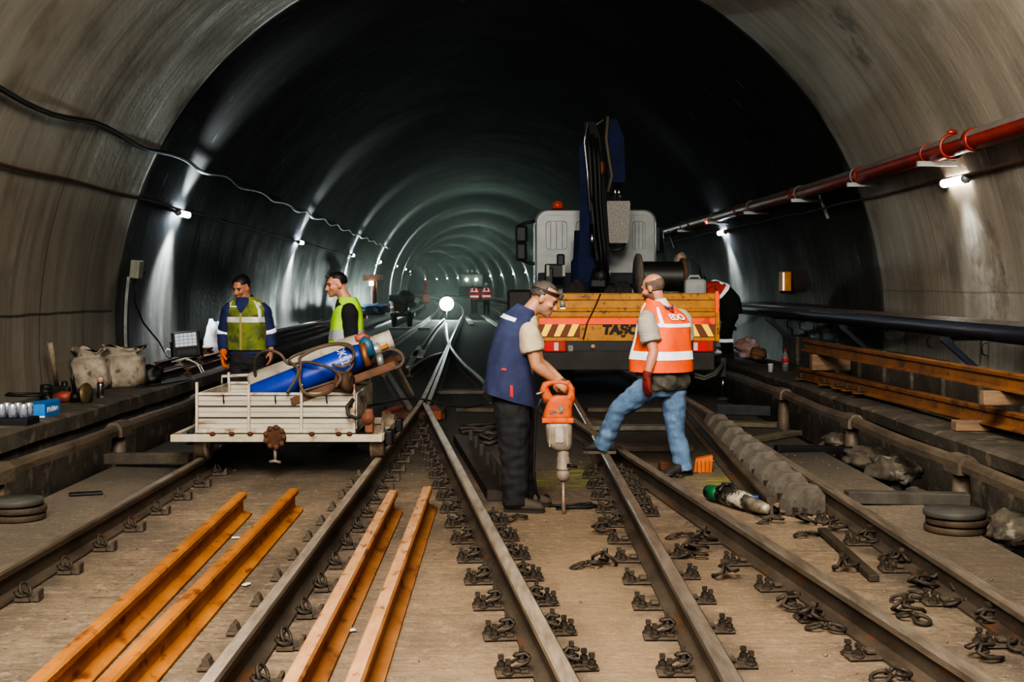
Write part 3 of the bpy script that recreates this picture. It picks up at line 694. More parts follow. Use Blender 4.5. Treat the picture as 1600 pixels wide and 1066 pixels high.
class Head:
    def __init__(s, c, f, u):
        s.c = V(c); s.f = V(f).normalized(); u = V(u); s.s = s.f.cross(u).normalized(); s.u = s.s.cross(s.f)   # s = the person's right
        s.R = Matrix((s.s, s.f, s.u)).transposed()
    def w(s, x, y, z): return s.c+s.R @ V((x,y,z))
    def l(s, p): return s.R.transposed() @ (V(p)-s.c)
    def geom(s, mb):
        e = lambda c, r, n=20, m=14: mb.ell(s.w(*c), r, s.R, n, m)
        e((0,-.012,.030), (.076,.098,.088)); e((0,.022,-.030), (.063,.072,.088)); e((0,.050,-.088), (.040,.042,.032)); e((0,.030,-.070), (.056,.05,.035))
        e((0,.075,.022), (.050,.022,.018)); e((0,.082,-.078), (.026,.018,.014)); e((0,.080,-.108), (.020,.018,.016))
        for q in (-1,1):
            e((q*.040,.066,-.028), (.024,.026,.018)); 
            mb.ell(s.w(q*.078,-.006,-.014), (.010,.024,.034), s.R @ Matrix.Rotation(.35*q, 3, 'Z') @ Matrix.Rotation(-.2, 3, 'X'), 12, 10)
        mb.tube([s.w(0,.088,.008), s.w(0,.102,-.018), s.w(0,.113,-.040), s.w(0,.098,-.050)], [.010,.012,.016,.011], 10)
        for q in (-1,1): e((q*.012,.098,-.043), (.010,.013,.009))
    def tint(s, me, beard):
        at = me.color_attributes.new('tint', 'FLOAT_COLOR', 'POINT')
        for i, q in enumerate(me.vertices):
            p = s.l(q.co); r = g = 0.0
            if p.length < .17:
                if p.y > -.02 and p.z < -.028-.6*max(0, .045-p.y)*0 and p.z > -.135:
                    k = min(1, max(0, (-.040-p.z)/.02)); side = 1 if abs(p.x) < .085 else 0
                    if p.y > .088 and -.066 < p.z: k *= .25 if abs(p.x) < .02 and p.z > -.052 else 1
                    if .02 > p.y: k = min(1, max(0, (-.005-p.z)/.02))*.8
                    r = k*side*beard
                if p.y > .088 and abs(p.x) < .024 and -.090 < p.z < -.070: g = .8; r *= .3
            at.data[i].color = (r, g, 0, 1)
    def hair(s, fn, k=.010, thick=.004):
        """shell over the skull wherever fn(dir) is true; returns an MB"""
        mb = MB(); n, m = 44, 26; idx = {}; 
        def pt(i, j, off):
            th = math.pi*i/m; a = 2*math.pi*j/n; d = V((math.sin(th)*math.cos(a), math.sin(th)*math.sin(a), math.cos(th)))
            wob = .004*noise.noise(d*9)
            return s.w(d.x*(.076+off+wob), -.012+d.y*(.098+off+wob), .030+d.z*(.088+off+wob)), d
        vs = []; fs = []
        for off in (k, -.006):
            for i in range(m+1):
                for j in range(n): vs.append(pt(i,j,off)[0])
        N = (m+1)*n; on = set()
        for i in range(m):
            for j in range(n):
                d = pt(i+.5,j+.5,0)[1]
                if fn(d): on.add((i,j))
        for i, j in on:
            a, b, c, d = i*n+j, i*n+(j+1)%n, (i+1)*n+(j+1)%n, (i+1)*n+j; fs.append((a,b,c,d)); fs.append((N+d,N+c,N+b,N+a))
            for (di, dj, e) in ((-1,0,(a,b)),(1,0,(c,d)),(0,-1,(d,a)),(0,1,(b,c))):
                if (i+di,(j+dj)%n) not in on: fs.append((e[1],e[0],N+e[0],N+e[1]))
        mb.add(vs, fs, True); return mb
def hand(mb, w_, d, nrm, sgn, curl=(.5,.6,.5), k=1.0, thumb=.5, inf=0.0):
    """palm, four fingers and a thumb; nrm: the way the palm faces; sgn: which side the thumb is on"""
    d = V(d).normalized(); nrm = V(nrm); nrm = (nrm-d*nrm.dot(d)).normalized(); s_ = d.cross(nrm)*sgn; w_ = V(w_)
    R = Matrix((s_, d, nrm)).transposed()
    ring_ = lambda y, hw, ht, dx=0: [w_+d*y*k+s_*(dx+hw*math.copysign(abs(math.cos(a))**.6, math.cos(a)))*k+nrm*ht*math.copysign(abs(math.sin(a))**.8, math.sin(a))*k for a in (2*math.pi*i/12 for i in range(12))]
    mb.loft([ring_(-.03,.026+inf,.021+inf), ring_(.0,.028+inf,.020+inf), ring_(.035,.038+inf,.019+inf), ring_(.075,.043+inf,.016+inf), ring_(.096,.041+inf,.013+inf)])
    for i, (dx, L) in enumerate(((.031,.074),(.0105,.083),(-.0105,.077),(-.031,.060))):
        p = w_+d*.080*k+s_*dx*k; a = 0; pts = [p]; q = d
        for j, (fr_, c) in enumerate(((.24,0),(.44,curl[0]),(.32,curl[1]),(.24,curl[2]))):
            a += c*(1+.06*i); q = d*math.cos(a)+nrm*math.sin(a); p = p+q*L*fr_*k*1.05; pts.append(p)
        mb.tube(pts, [x*k+inf for x in (.0105,.0105,.0098,.0088,.0072)], 8)
    p = w_+d*.018*k+s_*.026*k; t1 = (d*.62+s_*.62+nrm*.45*thumb*2).normalized(); t2 = (d*.86+s_*.12+nrm*.6*thumb*2).normalized(); t3 = (d*.9-s_*.2+nrm*.7*thumb*2).normalized()
    mb.tube([p, p+t1*.036*k, p+t1*.036*k+t2*.034*k, p+t1*.036*k+t2*.034*k+t3*.026*k], [x*k+inf for x in (.015,.0125,.0112,.0085)], 8)
class Torso:
    """sections from hem (0) to neck (1): centre, right, forward, half width, half depth"""
    def __init__(s, secs): s.q = secs
    def at(s, v):
        v = min(max(v, 0), 1)*(len(s.q)-1); i = min(int(v), len(s.q)-2); t = v-i; t2 = t*t*(3-2*t)*.5+t*.5
        return [a*(1-t)+b*t for a, b in zip(s.q[i], s.q[i+1])]
    def p(s, u, v, off=0.0, fold=0.0):
        c, r, f, rx, ry = s.at(v); r = r.normalized(); f = f.normalized(); a = 2*math.pi*u; e = .8
        ca, sa = math.cos(a), math.sin(a)
        x = math.copysign(abs(ca)**e, ca); y = math.copysign(abs(sa)**e, sa)
        if fold: off = off+fold*(math.sin(u*44+3*math.sin(v*5))*.6+noise.noise(V((u*9,v*5,rx*50))))*(1-v)**.6*1.2
        return c+r*x*(rx+off)+f*y*(ry+off)
    def shell(s, mb, v0=0, v1=1, n=56, m=30, off=0.0, th=.006, fold=.006):
        A = [[s.p(k/n, v0+(v1-v0)*i/m, off, fold) for k in range(n)] for i in range(m+1)]
        B = [[s.p(k/n, v0+(v1-v0)*i/m, off-th, fold) for k in range(n)] for i in range(m, -1, -1)]
        mb.loft(A+B+[A[0]], caps=False)
    def patch(s, mb, u0, u1, v0, v1, off=.004, n=14, m=10, fold=.006):
        f = lambda q, t: q(t) if callable(q) else q
        A = []
        for i in range(m+1):
            t = i/m; v = v0+(v1-v0)*t; a, b = f(u0,t), f(u1,t); A.append([s.p(a+(b-a)*k/n, v, off, fold) for k in range(n+1)])
        B = []
        for i in range(m+1):
            t = i/m; v = v0+(v1-v0)*t; a, b = f(u0,t), f(u1,t); B.append([s.p(a+(b-a)*k/n, v, off-.008, fold) for k in range(n+1)])
        mb.loft(A, caps=False, closed=False); mb.loft(B, caps=False, closed=False)
        e = [A[0],B[0]]; mb.loft(e, caps=False, closed=False); mb.loft([A[-1],B[-1]], caps=False, closed=False)
        mb.loft([[r[0] for r in A],[r[0] for r in B]], caps=False, closed=False); mb.loft([[r[-1] for r in A],[r[-1] for r in B]], caps=False, closed=False)
def lerp(a, b, t): return V(a)*(1-t)+V(b)*t
def limb(mb, a, b, c, r, bulge=1.0, n=12):
    """two-bone limb with muscle swelling; r = (root, mid of upper, joint, mid of lower, end)"""
    mb.tube([a, lerp(a,b,.35), lerp(a,b,.75), b, lerp(b,c,.28), lerp(b,c,.7), c], [r[0], r[1], (r[1]+r[2])/2, r[2], r[3], (r[3]+r[4])/2, r[4]], n)
def shoe(root, name, ankle, toe, m, sole, zb, up=(0,0,1), L=.285):
    """zb: ground height under the shoe"""
    a = V(ankle); d = V(toe).normalized(); s_ = d.cross(V(up)).normalized(); u = s_.cross(d)
    heel = V((a.x,a.y,0))-V((d.x,d.y,0))*.075; heel.z = zb
    def rg(y, hw, h0, h1, n=14):
        c = heel+d*y; o = []
        for i in range(n):
            t = 2*math.pi*i/n; o.append(c+s_*hw*math.copysign(abs(math.cos(t))**.7, math.cos(t))+u*(h0+(h1-h0)*(.5+.5*math.copysign(abs(math.sin(t))**.7, math.sin(t)))))
        return o
    mb = MB(); mb.loft([rg(.0,.030,.02,.095), rg(.02,.046,.018,.140), rg(.075,.049,.018,.150), rg(.125,.050,.018,.125), rg(.175,.051,.018,.095), rg(.225,.052,.018,.080), rg(.262,.042,.02,.066), rg(L,.018,.022,.042)])
    sh = mb.build(name, m, root)
    mb = MB(); mb.loft([[heel+d*y+s_*hw*q+u*z for q, z in ((-1,0),(1,0),(1.04,.024),(-1.04,.024))] for y, hw in ((-.004,.03),(.03,.040),(.10,.036),(.18,.050),(.235,.050),(.275,.034),(L+.004,.014))], smooth=False); mb.build('sole', sole, sh)
    mb = MB()
    for k in range(4): mb.tube([heel+d*(.125+.02*k)+s_*q*.026+u*(.128-.012*k-abs(q)*.008) for q in (-1,-.4,.4,1)], .003, 5)
    mb.build('laces', BLACK, sh)
def person(label, base, H, J, skinm, beard=.5, hands=None, group=None, vox=.0085):
    """one continuous body: head, neck, trunk, arms, hands, legs, feet"""
    t = thing('person', label, 'person', base, group); mb = MB(); H.geom(mb)
    mb.tube([J['neck']-(J['neck']-J['chest'])*.15, lerp(J['neck'],H.w(0,-.02,-.05),.5), H.w(0,-.025,-.03)], [.066,.058,.056], 14)
    r, f = J['r'], J['f']
    T = Torso([(V(J['pel'])-V((0,0,.10)), r, f, .13, .10), (V(J['pel']), r, f, .165, .125), (lerp(J['pel'],J['chest'],.5), r, f, .15, .115), (V(J['chest']), r, f, .17, .12), (lerp(J['chest'],J['neck'],.65), r, f, .155, .095), (V(J['neck']), r, f, .065, .06)])
    mb.loft([[T.p(k/20, i/14) for k in range(20)] for i in range(15)])
    for q in 'LR':
        limb(mb, J['sh'+q], J['el'+q], J['wr'+q], (.060,.052,.043,.045,.029))
        limb(mb, J['hip'+q], J['kn'+q], J['an'+q], (.088,.080,.056,.056,.040))
        mb.tube([J['an'+q], V(J['an'+q])+V(J['toe'+q]).normalized()*.03-V((0,0,.03)), V(J['an'+q])+V(J['toe'+q]).normalized()*.12-V((0,0,.05))], [.036,.034,.022], 10)
        if hands and q in hands: hand(mb, J['wr'+q], *hands[q])
    me = remesh(mb, vox, 2, .4); H.tint(me, beard); b = from_mesh('body', me, skinm, t)
    # eyes and brows
    mb = MB()
    for q in (-1,1): mb.ell(H.w(q*.033,.084,-.004), (.0125,.0105,.0085), H.R, 10, 8)
    mb.build('eyes', M('eye_dark',(58,48,42),rough=.2), t)
    return t
def brows(t, H, m):
    for q in (-1,1):
        mb = MB(); mb.tube([H.w(q*.014,.099,.012), H.w(q*.034,.094,.020), H.w(q*.055,.078,.012)], [.003,.0042,.002], 6); mb.build('eyebrow', m, t)
def legs(t, J, m, name='trousers', r=(.112,.098,.078,.074,.070), pelr=(.178,.140), top=.12, cuff=.03, amp=.010, vox=.013, sc_=13):
    mb = MB(); rr, f = J['r'], J['f']; p = V(J['pel'])
    T = Torso([(p-V((0,0,.13)), rr, f, pelr[0]*.72, pelr[1]*.75), (p-V((0,0,.05)), rr, f, pelr[0], pelr[1]), (p+V((0,0,top)), rr, f, pelr[0]*.97, pelr[1]*.95)])
    mb.loft([[T.p(k/20, i/6) for k in range(20)] for i in range(7)])
    for q in 'LR':
        a = V(J['an'+q]); e = a+(V(J['kn'+q])-a).normalized()*(-cuff)
        limb(mb, J['hip'+q], J['kn'+q], e, r)
    me = remesh(mb, vox, 3); wrinkle(me, amp, sc_, (1,1,1.6)); return from_mesh(name, me, m, t)
def sleeves(t, J, m, frac, name='shirt', r=(.088,.078,.066,.062,.052), body=True, vox=.012, amp=.007, sides='LR', bodyr=(.19,.14), flare=0):
    mb = MB(); rr, f = J['r'], J['f']
    if body:
        T = Torso([(V(J['pel'])+V((0,0,.02)), rr, f, bodyr[0], bodyr[1]), (lerp(J['pel'],J['chest'],.5), rr, f, bodyr[0]*.95, bodyr[1]*.95), (V(J['chest']), rr, f, bodyr[0], bodyr[1]*.97), (lerp(J['chest'],J['neck'],.65), rr, f, bodyr[0]*.88, bodyr[1]*.80), (lerp(J['chest'],J['neck'],.96), rr, f, .085, .08)])
        mb.loft([[T.p(k/20, i/12) for k in range(20)] for i in range(13)])
    for q in sides:
        a, b, c = V(J['sh'+q]), V(J['el'+q]), V(J['wr'+q])
        if frac <= 1: e = lerp(a,b,frac); k_ = lerp(a,J['neck'],.3)-V((0,0,.02)); mb.tube([k_, lerp(k_,a,.6), lerp(a,e,.12), lerp(a,e,.4), lerp(a,e,.7), e], [r[0]*.55, r[0]*.8, r[0]*.94, r[0], r[1]+flare*.6, r[1]+flare], 14)
        else: e = lerp(b,c,frac-1); k_ = lerp(a,J['neck'],.3)-V((0,0,.02)); mb.tube([k_, lerp(k_,a,.6), lerp(a,b,.1), lerp(a,b,.4), lerp(a,b,.8), b, lerp(b,e,.4), e], [r[0]*.6, r[0]*.82, r[0]*.95, r[1], r[2]+.004, r[2], r[3], r[4]], 14)
    me = remesh(mb, vox, 3); wrinkle(me, amp, 16); return from_mesh(name, me, m, t)
def cuffband(t, J, q, at, w_, r, m):
    a, b, c = V(J['sh'+q]), V(J['el'+q]), V(J['wr'+q]); p = lerp(a,b,at) if at < 1 else lerp(b,c,at-1); d = ((b-a) if at < 1 else (c-b)).normalized()
    mb = MB(); mb.lathe([(r,-w_/2),(r+.003,-w_/2),(r+.003,w_/2),(r,w_/2)], p, d, 22); mb.build('reflective_band', m, t)
SOLE = M('shoe_sole', (58,52,46), (44,40,36), 9, .8); SHOE = M('dark_shoe', (62,56,50), (42,39,36), 11, .7, 0, .2, 60)
NAVY = M('navy_cloth', (54,62,98), (44,51,82), 9, .85, 0, .25, 26); BLKCLOTH = M('black_work_cloth', (44,44,48), (32,32,36), 9, .85, 0, .25, 26)
JEANS = M('faded_denim', (96,122,150), (70,92,120), 6, .85, 0, .25, 40, c3=(104,130,156), sc3=7)
ORNG = M('orange_vest_cloth', (240,92,16), (226,80,10), 7, .7, 0, .15, 30); BEIGE = M('beige_shirt', (200,184,158), (184,168,142), 9, .8); GREYS = M('grey_check_shirt', (168,162,150), (146,140,130), 22, .8, st=(.4,.4,4))
X_, Y_, Z_ = V((1,0,0)), V((0,1,0)), V((0,0,1))

# ---------------------------------------------------------------- man with the breaker
YB = 9.25
J = dict(r=V((-.05,-1,0)).normalized(), f=V((1,-.05,0)).normalized(), pel=P(803,618,YB), chest=P(808,538,YB), neck=P(822,490,YB),
 shR=P(826,516,YB-.19), elR=P(838,572,YB-.22), wrR=P(866,592,YB-.19), shL=P(826,514,YB+.19), elL=P(842,566,YB+.20), wrL=P(874,592,YB+.06),
 hipR=P(800,632,YB-.09), knR=P(803,708,YB-.10), anR=P(805,775,YB-.10), hipL=P(806,632,YB+.10), knL=P(815,706,YB+.10), anL=P(817,768,YB+.12), toeR=V((1,-.15,0)), toeL=V((1,.05,0)))
H = Head(P(850,466,YB), (.86,-.10,-.42), (.42,0,.9)); SK1 = skin('tanned_skin', (196,142,110), (128,108,94))
pb = person('man in navy sleeveless work vest and headlamp bending over a breaker hammer', (J['pel'].x,YB,0), H, J, SK1, .55,
 {'R': (V((.80,-.10,-.55)), V((.25,.75,-.45)), -1, (1.0,1.1,.8), 1.02, .8), 'L': (V((.45,-.45,-.6)), V((.3,-.6,-.6)), 1, (1.0,1.1,.8), 1.0, .7)})
HAIRG = M('greying_hair', (92,84,76), (58,52,47), 30, .6, st=(1,1,3))
h = H.hair(lambda d: d.z > .66-.25*max(0,-d.y) and d.y < .72 or (d.y < .12 and d.z > -.30-.25*max(0,-d.y)), .005); h.build('hair', HAIRG, pb); brows(pb, H, HAIRG)
mb = MB(); mb.loft([[H.w(.081*math.cos(a)*1.0, -.012+.104*math.sin(a), .048+dz+.012*math.sin(a)) for a in (2*math.pi*i/28 for i in range(29))] for dz in (-.012,.012)], caps=False, closed=False)
hb = mb.build('headlamp_strap', M('strap_brown',(52,34,30),(38,26,24),20,.7), pb)
mb = MB(); mb.box(H.w(.02,.108,.062), (.05,.03,.042), H.R, .005); mb.build('battery_case', BLACK, hb)
mb = MB(); a = H.w(.02,.130,.040); mb.tube([a, a+(H.f*.5-H.u*.9).normalized()*.05], [.017,.021], 12); mb.build('lamp_barrel', GREY, hb)
mb = MB(); b = a+(H.f*.5-H.u*.9).normalized()*.0505; mb.tube([b, b+(H.f*.5-H.u*.9).normalized()*.004], .018, 12); mb.build('lamp_lens', M('lamp_lens',(255,250,236),emit=3), hb)
legs(pb, J, BLKCLOTH, r=(.128,.124,.104,.098,.092), amp=.015, cuff=.065, pelr=(.19,.15))
sleeves(pb, J, BEIGE, .62, r=(.080,.080,.066,.07,.06), flare=.004)
mb = MB(); c0, c1 = lerp(J['chest'],J['neck'],.85), J['neck']+V((.012,0,.03)); mb.tube([c0,c1], [.085,.066], 18, caps=False); mb.build('shirt_collar', BEIGE, pb)
q = lambda x, y, rx, ry: (P(x,y,YB), J['r'], J['f'], rx, ry)
VT = Torso([(P(797,622,YB), J['r'], V((1,0,-.30)), .235,.200), (P(797,598,YB), J['r'], V((1,0,-.2)), .232,.186), (P(799,560,YB), J['r'], V((1,0,-.1)), .222,.164), (P(803,525,YB), J['r'], V((1,0,-.15)), .212,.145), (P(810,503,YB), J['r'], V((1,0,-.30)), .186,.128), (P(817,490,YB), J['r'], V((1,0,-.4)), .125,.098), (P(823,480,YB), J['r'], V((1,0,-.45)), .075,.074)])
mb = MB(); VT.shell(mb, fold=.009); vest = mb.build('work_vest', NAVY, pb)
mb = MB(); VT.patch(mb, -.06, .06, .60, .66); VT.patch(mb, .50-.27, .50-.06, .70, .75) if 0 else None
vb = MB(); VT.patch(vb, .50, .985, .665, .73, fold=.009); vb.build('reflective_strip', REFL, vest)
vb = MB(); VT.patch(vb, .06, .44, .50, .545, fold=.009); vb.build('reflective_strip', REFL, vest)
vb = MB(); VT.patch(vb, .005, .018, .05, .17, fold=.009, n=3); vb.build('red_pocket_trim', M('red_trim',(190,44,44)), vest)
vb = MB(); VT.patch(vb, .965, .99, .26, .275, fold=.009, n=3); vb.build('red_pocket_trim', M('red_trim',(190,44,44)), vest)
for s_, a_, tz in (('R',J['anR'],J['toeR']),('L',J['anL'],J['toeL'])): shoe(pb, 'shoe', a_, tz, M('dusty_shoe',(96,86,74),(70,62,54),10,.8), SOLE, .0)

# ---------------------------------------------------------------- stepping man in the orange vest
YO = 11.0
rO = V((.78,.62,0)).normalized(); fO = V((-.62,.78,0)).normalized()
J = dict(r=rO, f=fO, pel=P(1036,596,YO), chest=P(1036,520,YO), neck=P(1030,474,YO),
 shL=P(1009,497,YO-.20), elL=P(1021,550,YO-.27), wrL=P(1011,587,YO-.30), shR=P(1066,494,YO+.14), elR=P(1070,548,YO+.16), wrR=P(1060,590,YO+.26),
 hipL=P(1018,602,YO-.06), knL=P(966,640,YO-.02), anL=P(943,693,YO+.06), hipR=P(1052,604,YO+.02), knR=P(1054,668,YO-.02), anR=P(1068,729,YO-.10), toeL=V((-1,.12,0)), toeR=V((-.55,-.55,0)))
H = Head(P(1020,450,YO), (-.83,.52,-.22), (-.12,.1,1)); SK2 = skin('ruddy_skin', (198,136,108), (70,58,52))
po = person('bald man in orange reflective vest and faded jeans stepping onto a rail', (J['pel'].x,YO,0), H, J, SK2, .95)
HB = M('short_dark_hair', (100,84,74), (72,60,54), 30, .8)
h = H.hair(lambda d: d.y < .42 and -.72+.5*max(0,d.y) < d.z < .22+.12*max(0,-d.y), .003); h.build('hair', HB, po); brows(po, H, HB)
legs(po, J, JEANS, 'jeans', r=(.120,.108,.084,.082,.080), pelr=(.19,.155), cuff=.05, amp=.011)
sleeves(po, J, GREYS, .72, 'polo_shirt', r=(.090,.086,.07,.07,.06), bodyr=(.20,.155), flare=.006)
mb = MB(); c1 = J['neck']+V((-.012,0,.035)); mb.tube([lerp(J['chest'],J['neck'],.8),c1], [.10,.070], 18, caps=False); mb.build('shirt_collar', M('pale_collar',(206,200,192)), po)
HT = Torso([(P(1038,609,YO), rO, fO, .200,.170), (P(1037,600,YO), rO, fO, .224,.19), (P(1036,586,YO), rO, fO, .228,.198), (P(1036,574,YO), rO, fO, .21,.18)])
mb = MB(); mb.loft([[HT.p(k/28, i/10, .012*math.sin(k*1.7+i)) for k in range(28)] for i in range(11)]); me = remesh(mb, .014, 2); wrinkle(me, .014, 12); from_mesh('bunched_shirt_hem', me, M('olive_grey_cloth',(88,86,76),(66,64,58),9,.85,0,.2), po)
q = lambda x, y, rx, ry, fx=0: (P(x,y,YO), rO, fO+V((0,0,fx)), rx, ry)
VT = Torso([q(1032,580,.262,.248), q(1033,560,.256,.238), q(1036,525,.240,.205), q(1038,505,.232,.185,.1), q(1036,489,.205,.155,.2), q(1032,478,.14,.112,.25), q(1026,467,.082,.078,.3)])
mb = MB(); VT.shell(mb, fold=.008); vest = mb.build('safety_vest', ORNG, po)
for u0, u1, v0, v1 in ((0,1,.16,.225),(0,1,.475,.535)):
    vb = MB(); VT.patch(vb, u0, u1, v0, v1, fold=.008, n=56, m=5); vb.build('reflective_strip', REFL, vest)
for u0 in (.62,.94):
    vb = MB(); VT.patch(vb, lambda t, a=u0: a-(.02*t if a < .8 else -.02*t), lambda t, a=u0: a+.032-(.02*t if a < .8 else -.02*t), .50, .86, fold=.008, n=4, m=16); vb.build('reflective_strip', REFL, vest)
for u0 in (.40,.10):
    vb = MB(); VT.patch(vb, u0, u0+.035, .18, .86, fold=.008, n=4, m=20); vb.build('reflective_strip', REFL, vest)
pc = VT.p(.75,.66,.012); up = (VT.p(.79,.72)-VT.p(.79,.60)).normalized(); rt = (VT.p(.80,.66)-VT.p(.70,.66)).normalized()
text_obj('EDO', .085, pc, rt, up, M('vest_print',(226,228,232)), vest, 'back_lettering', .003, fit=.17)
e0 = pc+up*.105; nn = rt.cross(up)
mb = MB(); mb.tube([e0+rt*x*.05+up*z*.05 for x, z in ((-1.1,.5),(-.6,.0),(0,-.35),(.6,0),(1.1,.5))], [.003,.010,.013,.010,.003], 6); eb = mb.build('back_emblem', M('emblem_blue',(60,64,110)), vest)
mb = MB(); mb.tube([e0+nn*.004+rt*x*.05+up*z*.05 for x, z in ((-.5,-.45),(0,-.95),(.5,-.45))], [.004,.009,.004], 6); mb.build('emblem_accent', M('emblem_red',(196,40,40)), eb)
mb = MB(); hand(mb, J['wrL'], V((-.05,-.05,-1)), V((.75,.5,0)), -1, (.35,.4,.35), 1.05, .4, .0035); mb.tube([lerp(J['wrL'],J['elL'],.16), J['wrL'], J['wrL']-V((0,0,.03))], [.043,.038,.036], 14)
g = remesh(mb, .006, 2); gl = from_mesh('work_glove', g, M('dark_red_glove',(128,38,32),(92,30,28),12,.8), po)
mb = MB()
for i, dx in enumerate((.03,.01,-.01,-.03)): pass
mb = MB(); hand(mb, J['wrL']+V((0,0,-.055)), V((-.05,-.05,-1)), V((.75,.5,0)), -1, (.35,.4,.35), .62, .4, .009); 
mb = MB(); hand(mb, J['wrR'], V((-.1,0,-1)), V((-.6,.4,0)), 1, (.5,.5,.4), 1.05, .4, .0035); g = remesh(mb, .008, 2); from_mesh('work_glove', g, M('dark_red_glove',(128,38,32)), po)
shoe(po, 'shoe', J['anL']+V((.03,0,0)), V((-1,.10,-.0)), SHOE, M('pale_sole',(92,84,74)), .168)
shoe(po, 'shoe', J['anR'], V((-.72,-.5,0)), SHOE, SOLE, .0)

# ---------------------------------------------------------------- young man in the dirty vest
YY = 13.4
rY = V((-.97,.22,0)).normalized(); fY = V((-.22,-.97,0)).normalized()
J = dict(r=rY, f=fY, pel=P(386,558,YY), chest=P(386,498,YY), neck=P(384,466,YY), shR=P(359,482,YY), elR=P(350,522,YY+.06), wrR=P(349,551,YY-.08), shL=P(411,482,YY), elL=P(420,520,YY+.04), wrL=P(424,548,YY-.04),
 hipR=P(375,566,YY), knR=P(374,612,YY-.02), anR=P(373,656,YY+.03), hipL=P(398,566,YY), knL=P(399,612,YY), anL=P(400,656,YY+.03), toeR=V((-.3,-1,0)), toeL=V((.1,-1,0)))
for k_ in ('anR','anL'): J[k_].z = .10
J['anR'].x = -2.90; J['anL'].x = -2.745; J['knR'].x = -2.88; J['knL'].x = -2.70
H = Head(P(377,449,YY), (-.42,-.85,-.30), (-.05,-.25,1)); SK3 = skin('young_skin', (178,122,92), (74,58,50))
py_ = person('young dark-haired man in soiled yellow-green vest over blue jacket behind the cart', (J['pel'].x,YY,0), H, J, SK3, .55, {'L': (V((0,-.2,-1)), V((-1,.1,0)), -1, (.4,.4,.3), 1.0, .4)}, vox=.0095)
HBLK = M('black_hair', (24,21,20), (14,13,13), 30, .5)
h = H.hair(lambda d: d.z > .52 and d.y < .98 or d.z > .22 and d.y < .70 or (d.y < .05 and d.z > -.42), .015); h.build('hair', HBLK, py_); brows(py_, H, HBLK)
legs(py_, J, BLKCLOTH, r=(.105,.095,.08,.076,.072)); JK = M('royal_blue_jacket', (32,42,92), (25,33,74), 8, .8, 0, .2)
sleeves(py_, J, JK, 1.86, 'jacket', r=(.088,.080,.072,.068,.056), bodyr=(.195,.14))
mb = MB(); mb.tube([lerp(J['chest'],J['neck'],.75), J['neck']+V((0,-.01,.022))], [.115,.080], 18, caps=False); mb.build('jacket_collar', JK, py_)
q = lambda x, y, rx, ry: (P(x,y,YY), rY, fY, rx, ry)
VT = Torso([q(387,546,.215,.165), q(387,525,.208,.160), q(386,498,.205,.155), q(386,483,.205,.142), q(385,472,.165,.112), q(384,464,.092,.082)])
SOIL = M('soiled_lime_cloth', (130,144,52), (80,90,40), 5, .85, 0, .2, 30, c3=(66,72,40), sc3=9); GREYR = M('dirty_reflective', (214,216,208), (150,150,140), 8, .5, emit=.08)  # dirty strip glows slightly in place of returned light
mb = MB(); VT.shell(mb, fold=.006); vest = mb.build('safety_vest', SOIL, py_)
vb = MB(); VT.patch(vb, lambda t: .25-.095*t, lambda t: .25+.095*t, .52, .98, off=.007, n=10, m=12); vb.build('jacket_opening', JK, vest)
vb = MB(); VT.patch(vb, 0, 1, .36, .44, n=56, m=4); vb.build('reflective_strip', GREYR, vest)
for u0 in (.065,.40):
    vb = MB(); VT.patch(vb, lambda t, a=u0: a+(.03*t if a < .2 else -.03*t), lambda t, a=u0: a+.035+(.03*t if a < .2 else -.03*t), .40, .86, n=4, m=14); vb.build('reflective_strip', GREYR, vest)
    vb = MB(); VT.patch(vb, u0-.02, u0+.06, .70, .80, n=6, m=5); vb.build('shoulder_strip', GREYR, vest)
vb = MB(); VT.patch(vb, .246, .254, .0, .52, off=.008, n=2, m=14); vb.build('front_zip', M('zip_tan',(150,136,84)), vest)
vb = MB(); VT.patch(vb, .14, .22, .66, .69, off=.009, n=4, m=3); vb.build('chest_tab', REFL, vest)
for s_ in 'LR': cuffband(py_, J, s_, .93 if s_ == 'R' else .95, .045, .076, REFL)
mb = MB(); hand(mb, J['wrR'], V((.05,-.25,-1)), V((1,-.1,0)), 1, (.35,.4,.3), 1.05, .5, .004); mb.tube([lerp(J['wrR'],J['elR'],.1), J['wrR']-V((0,0,.03))], [.045,.038], 14); g = remesh(mb, .007, 2)
from_mesh('orange_work_glove', g, M('orange_glove',(206,104,30),(160,78,24),12,.8), py_)
for s_ in 'LR': shoe(py_, 'shoe', J['an'+s_], J['toe'+s_], SHOE, SOLE, .0)

# ---------------------------------------------------------------- man in the lime vest
YM = 12.6
rM = V((.25,.97,0)).normalized(); fM = V((-.97,.25,0)).normalized()
rM = V((-.05,.99,0)).normalized(); fM = V((-.99,-.05,0)).normalized()
J = dict(r=rM, f=fM, pel=P(545,552,YM), chest=P(544,492,YM), neck=P(540,466,YM), shL=P(546,484,YM-.20), elL=P(549,532,YM-.22), wrL=P(540,572,YM-.24), shR=P(540,484,YM+.2), elR=P(540,532,YM+.22), wrR=P(534,566,YM+.2),
 hipL=P(546,560,YM-.09), knL=P(544,625,YM-.09), anL=P(546,690,YM-.09), hipR=P(546,560,YM+.09), knR=P(544,625,YM+.09), anR=P(546,690,YM+.09), toeL=V((-1,-.2,0)), toeR=V((-1,.1,0)))
for k_ in ('anR','anL'): J[k_].z = .10
H = Head(P(526,444,YM), (-.88,-.42,-.14), (0,0,1)); SK4 = skin('fair_tan_skin', (196,138,106), (110,84,70))
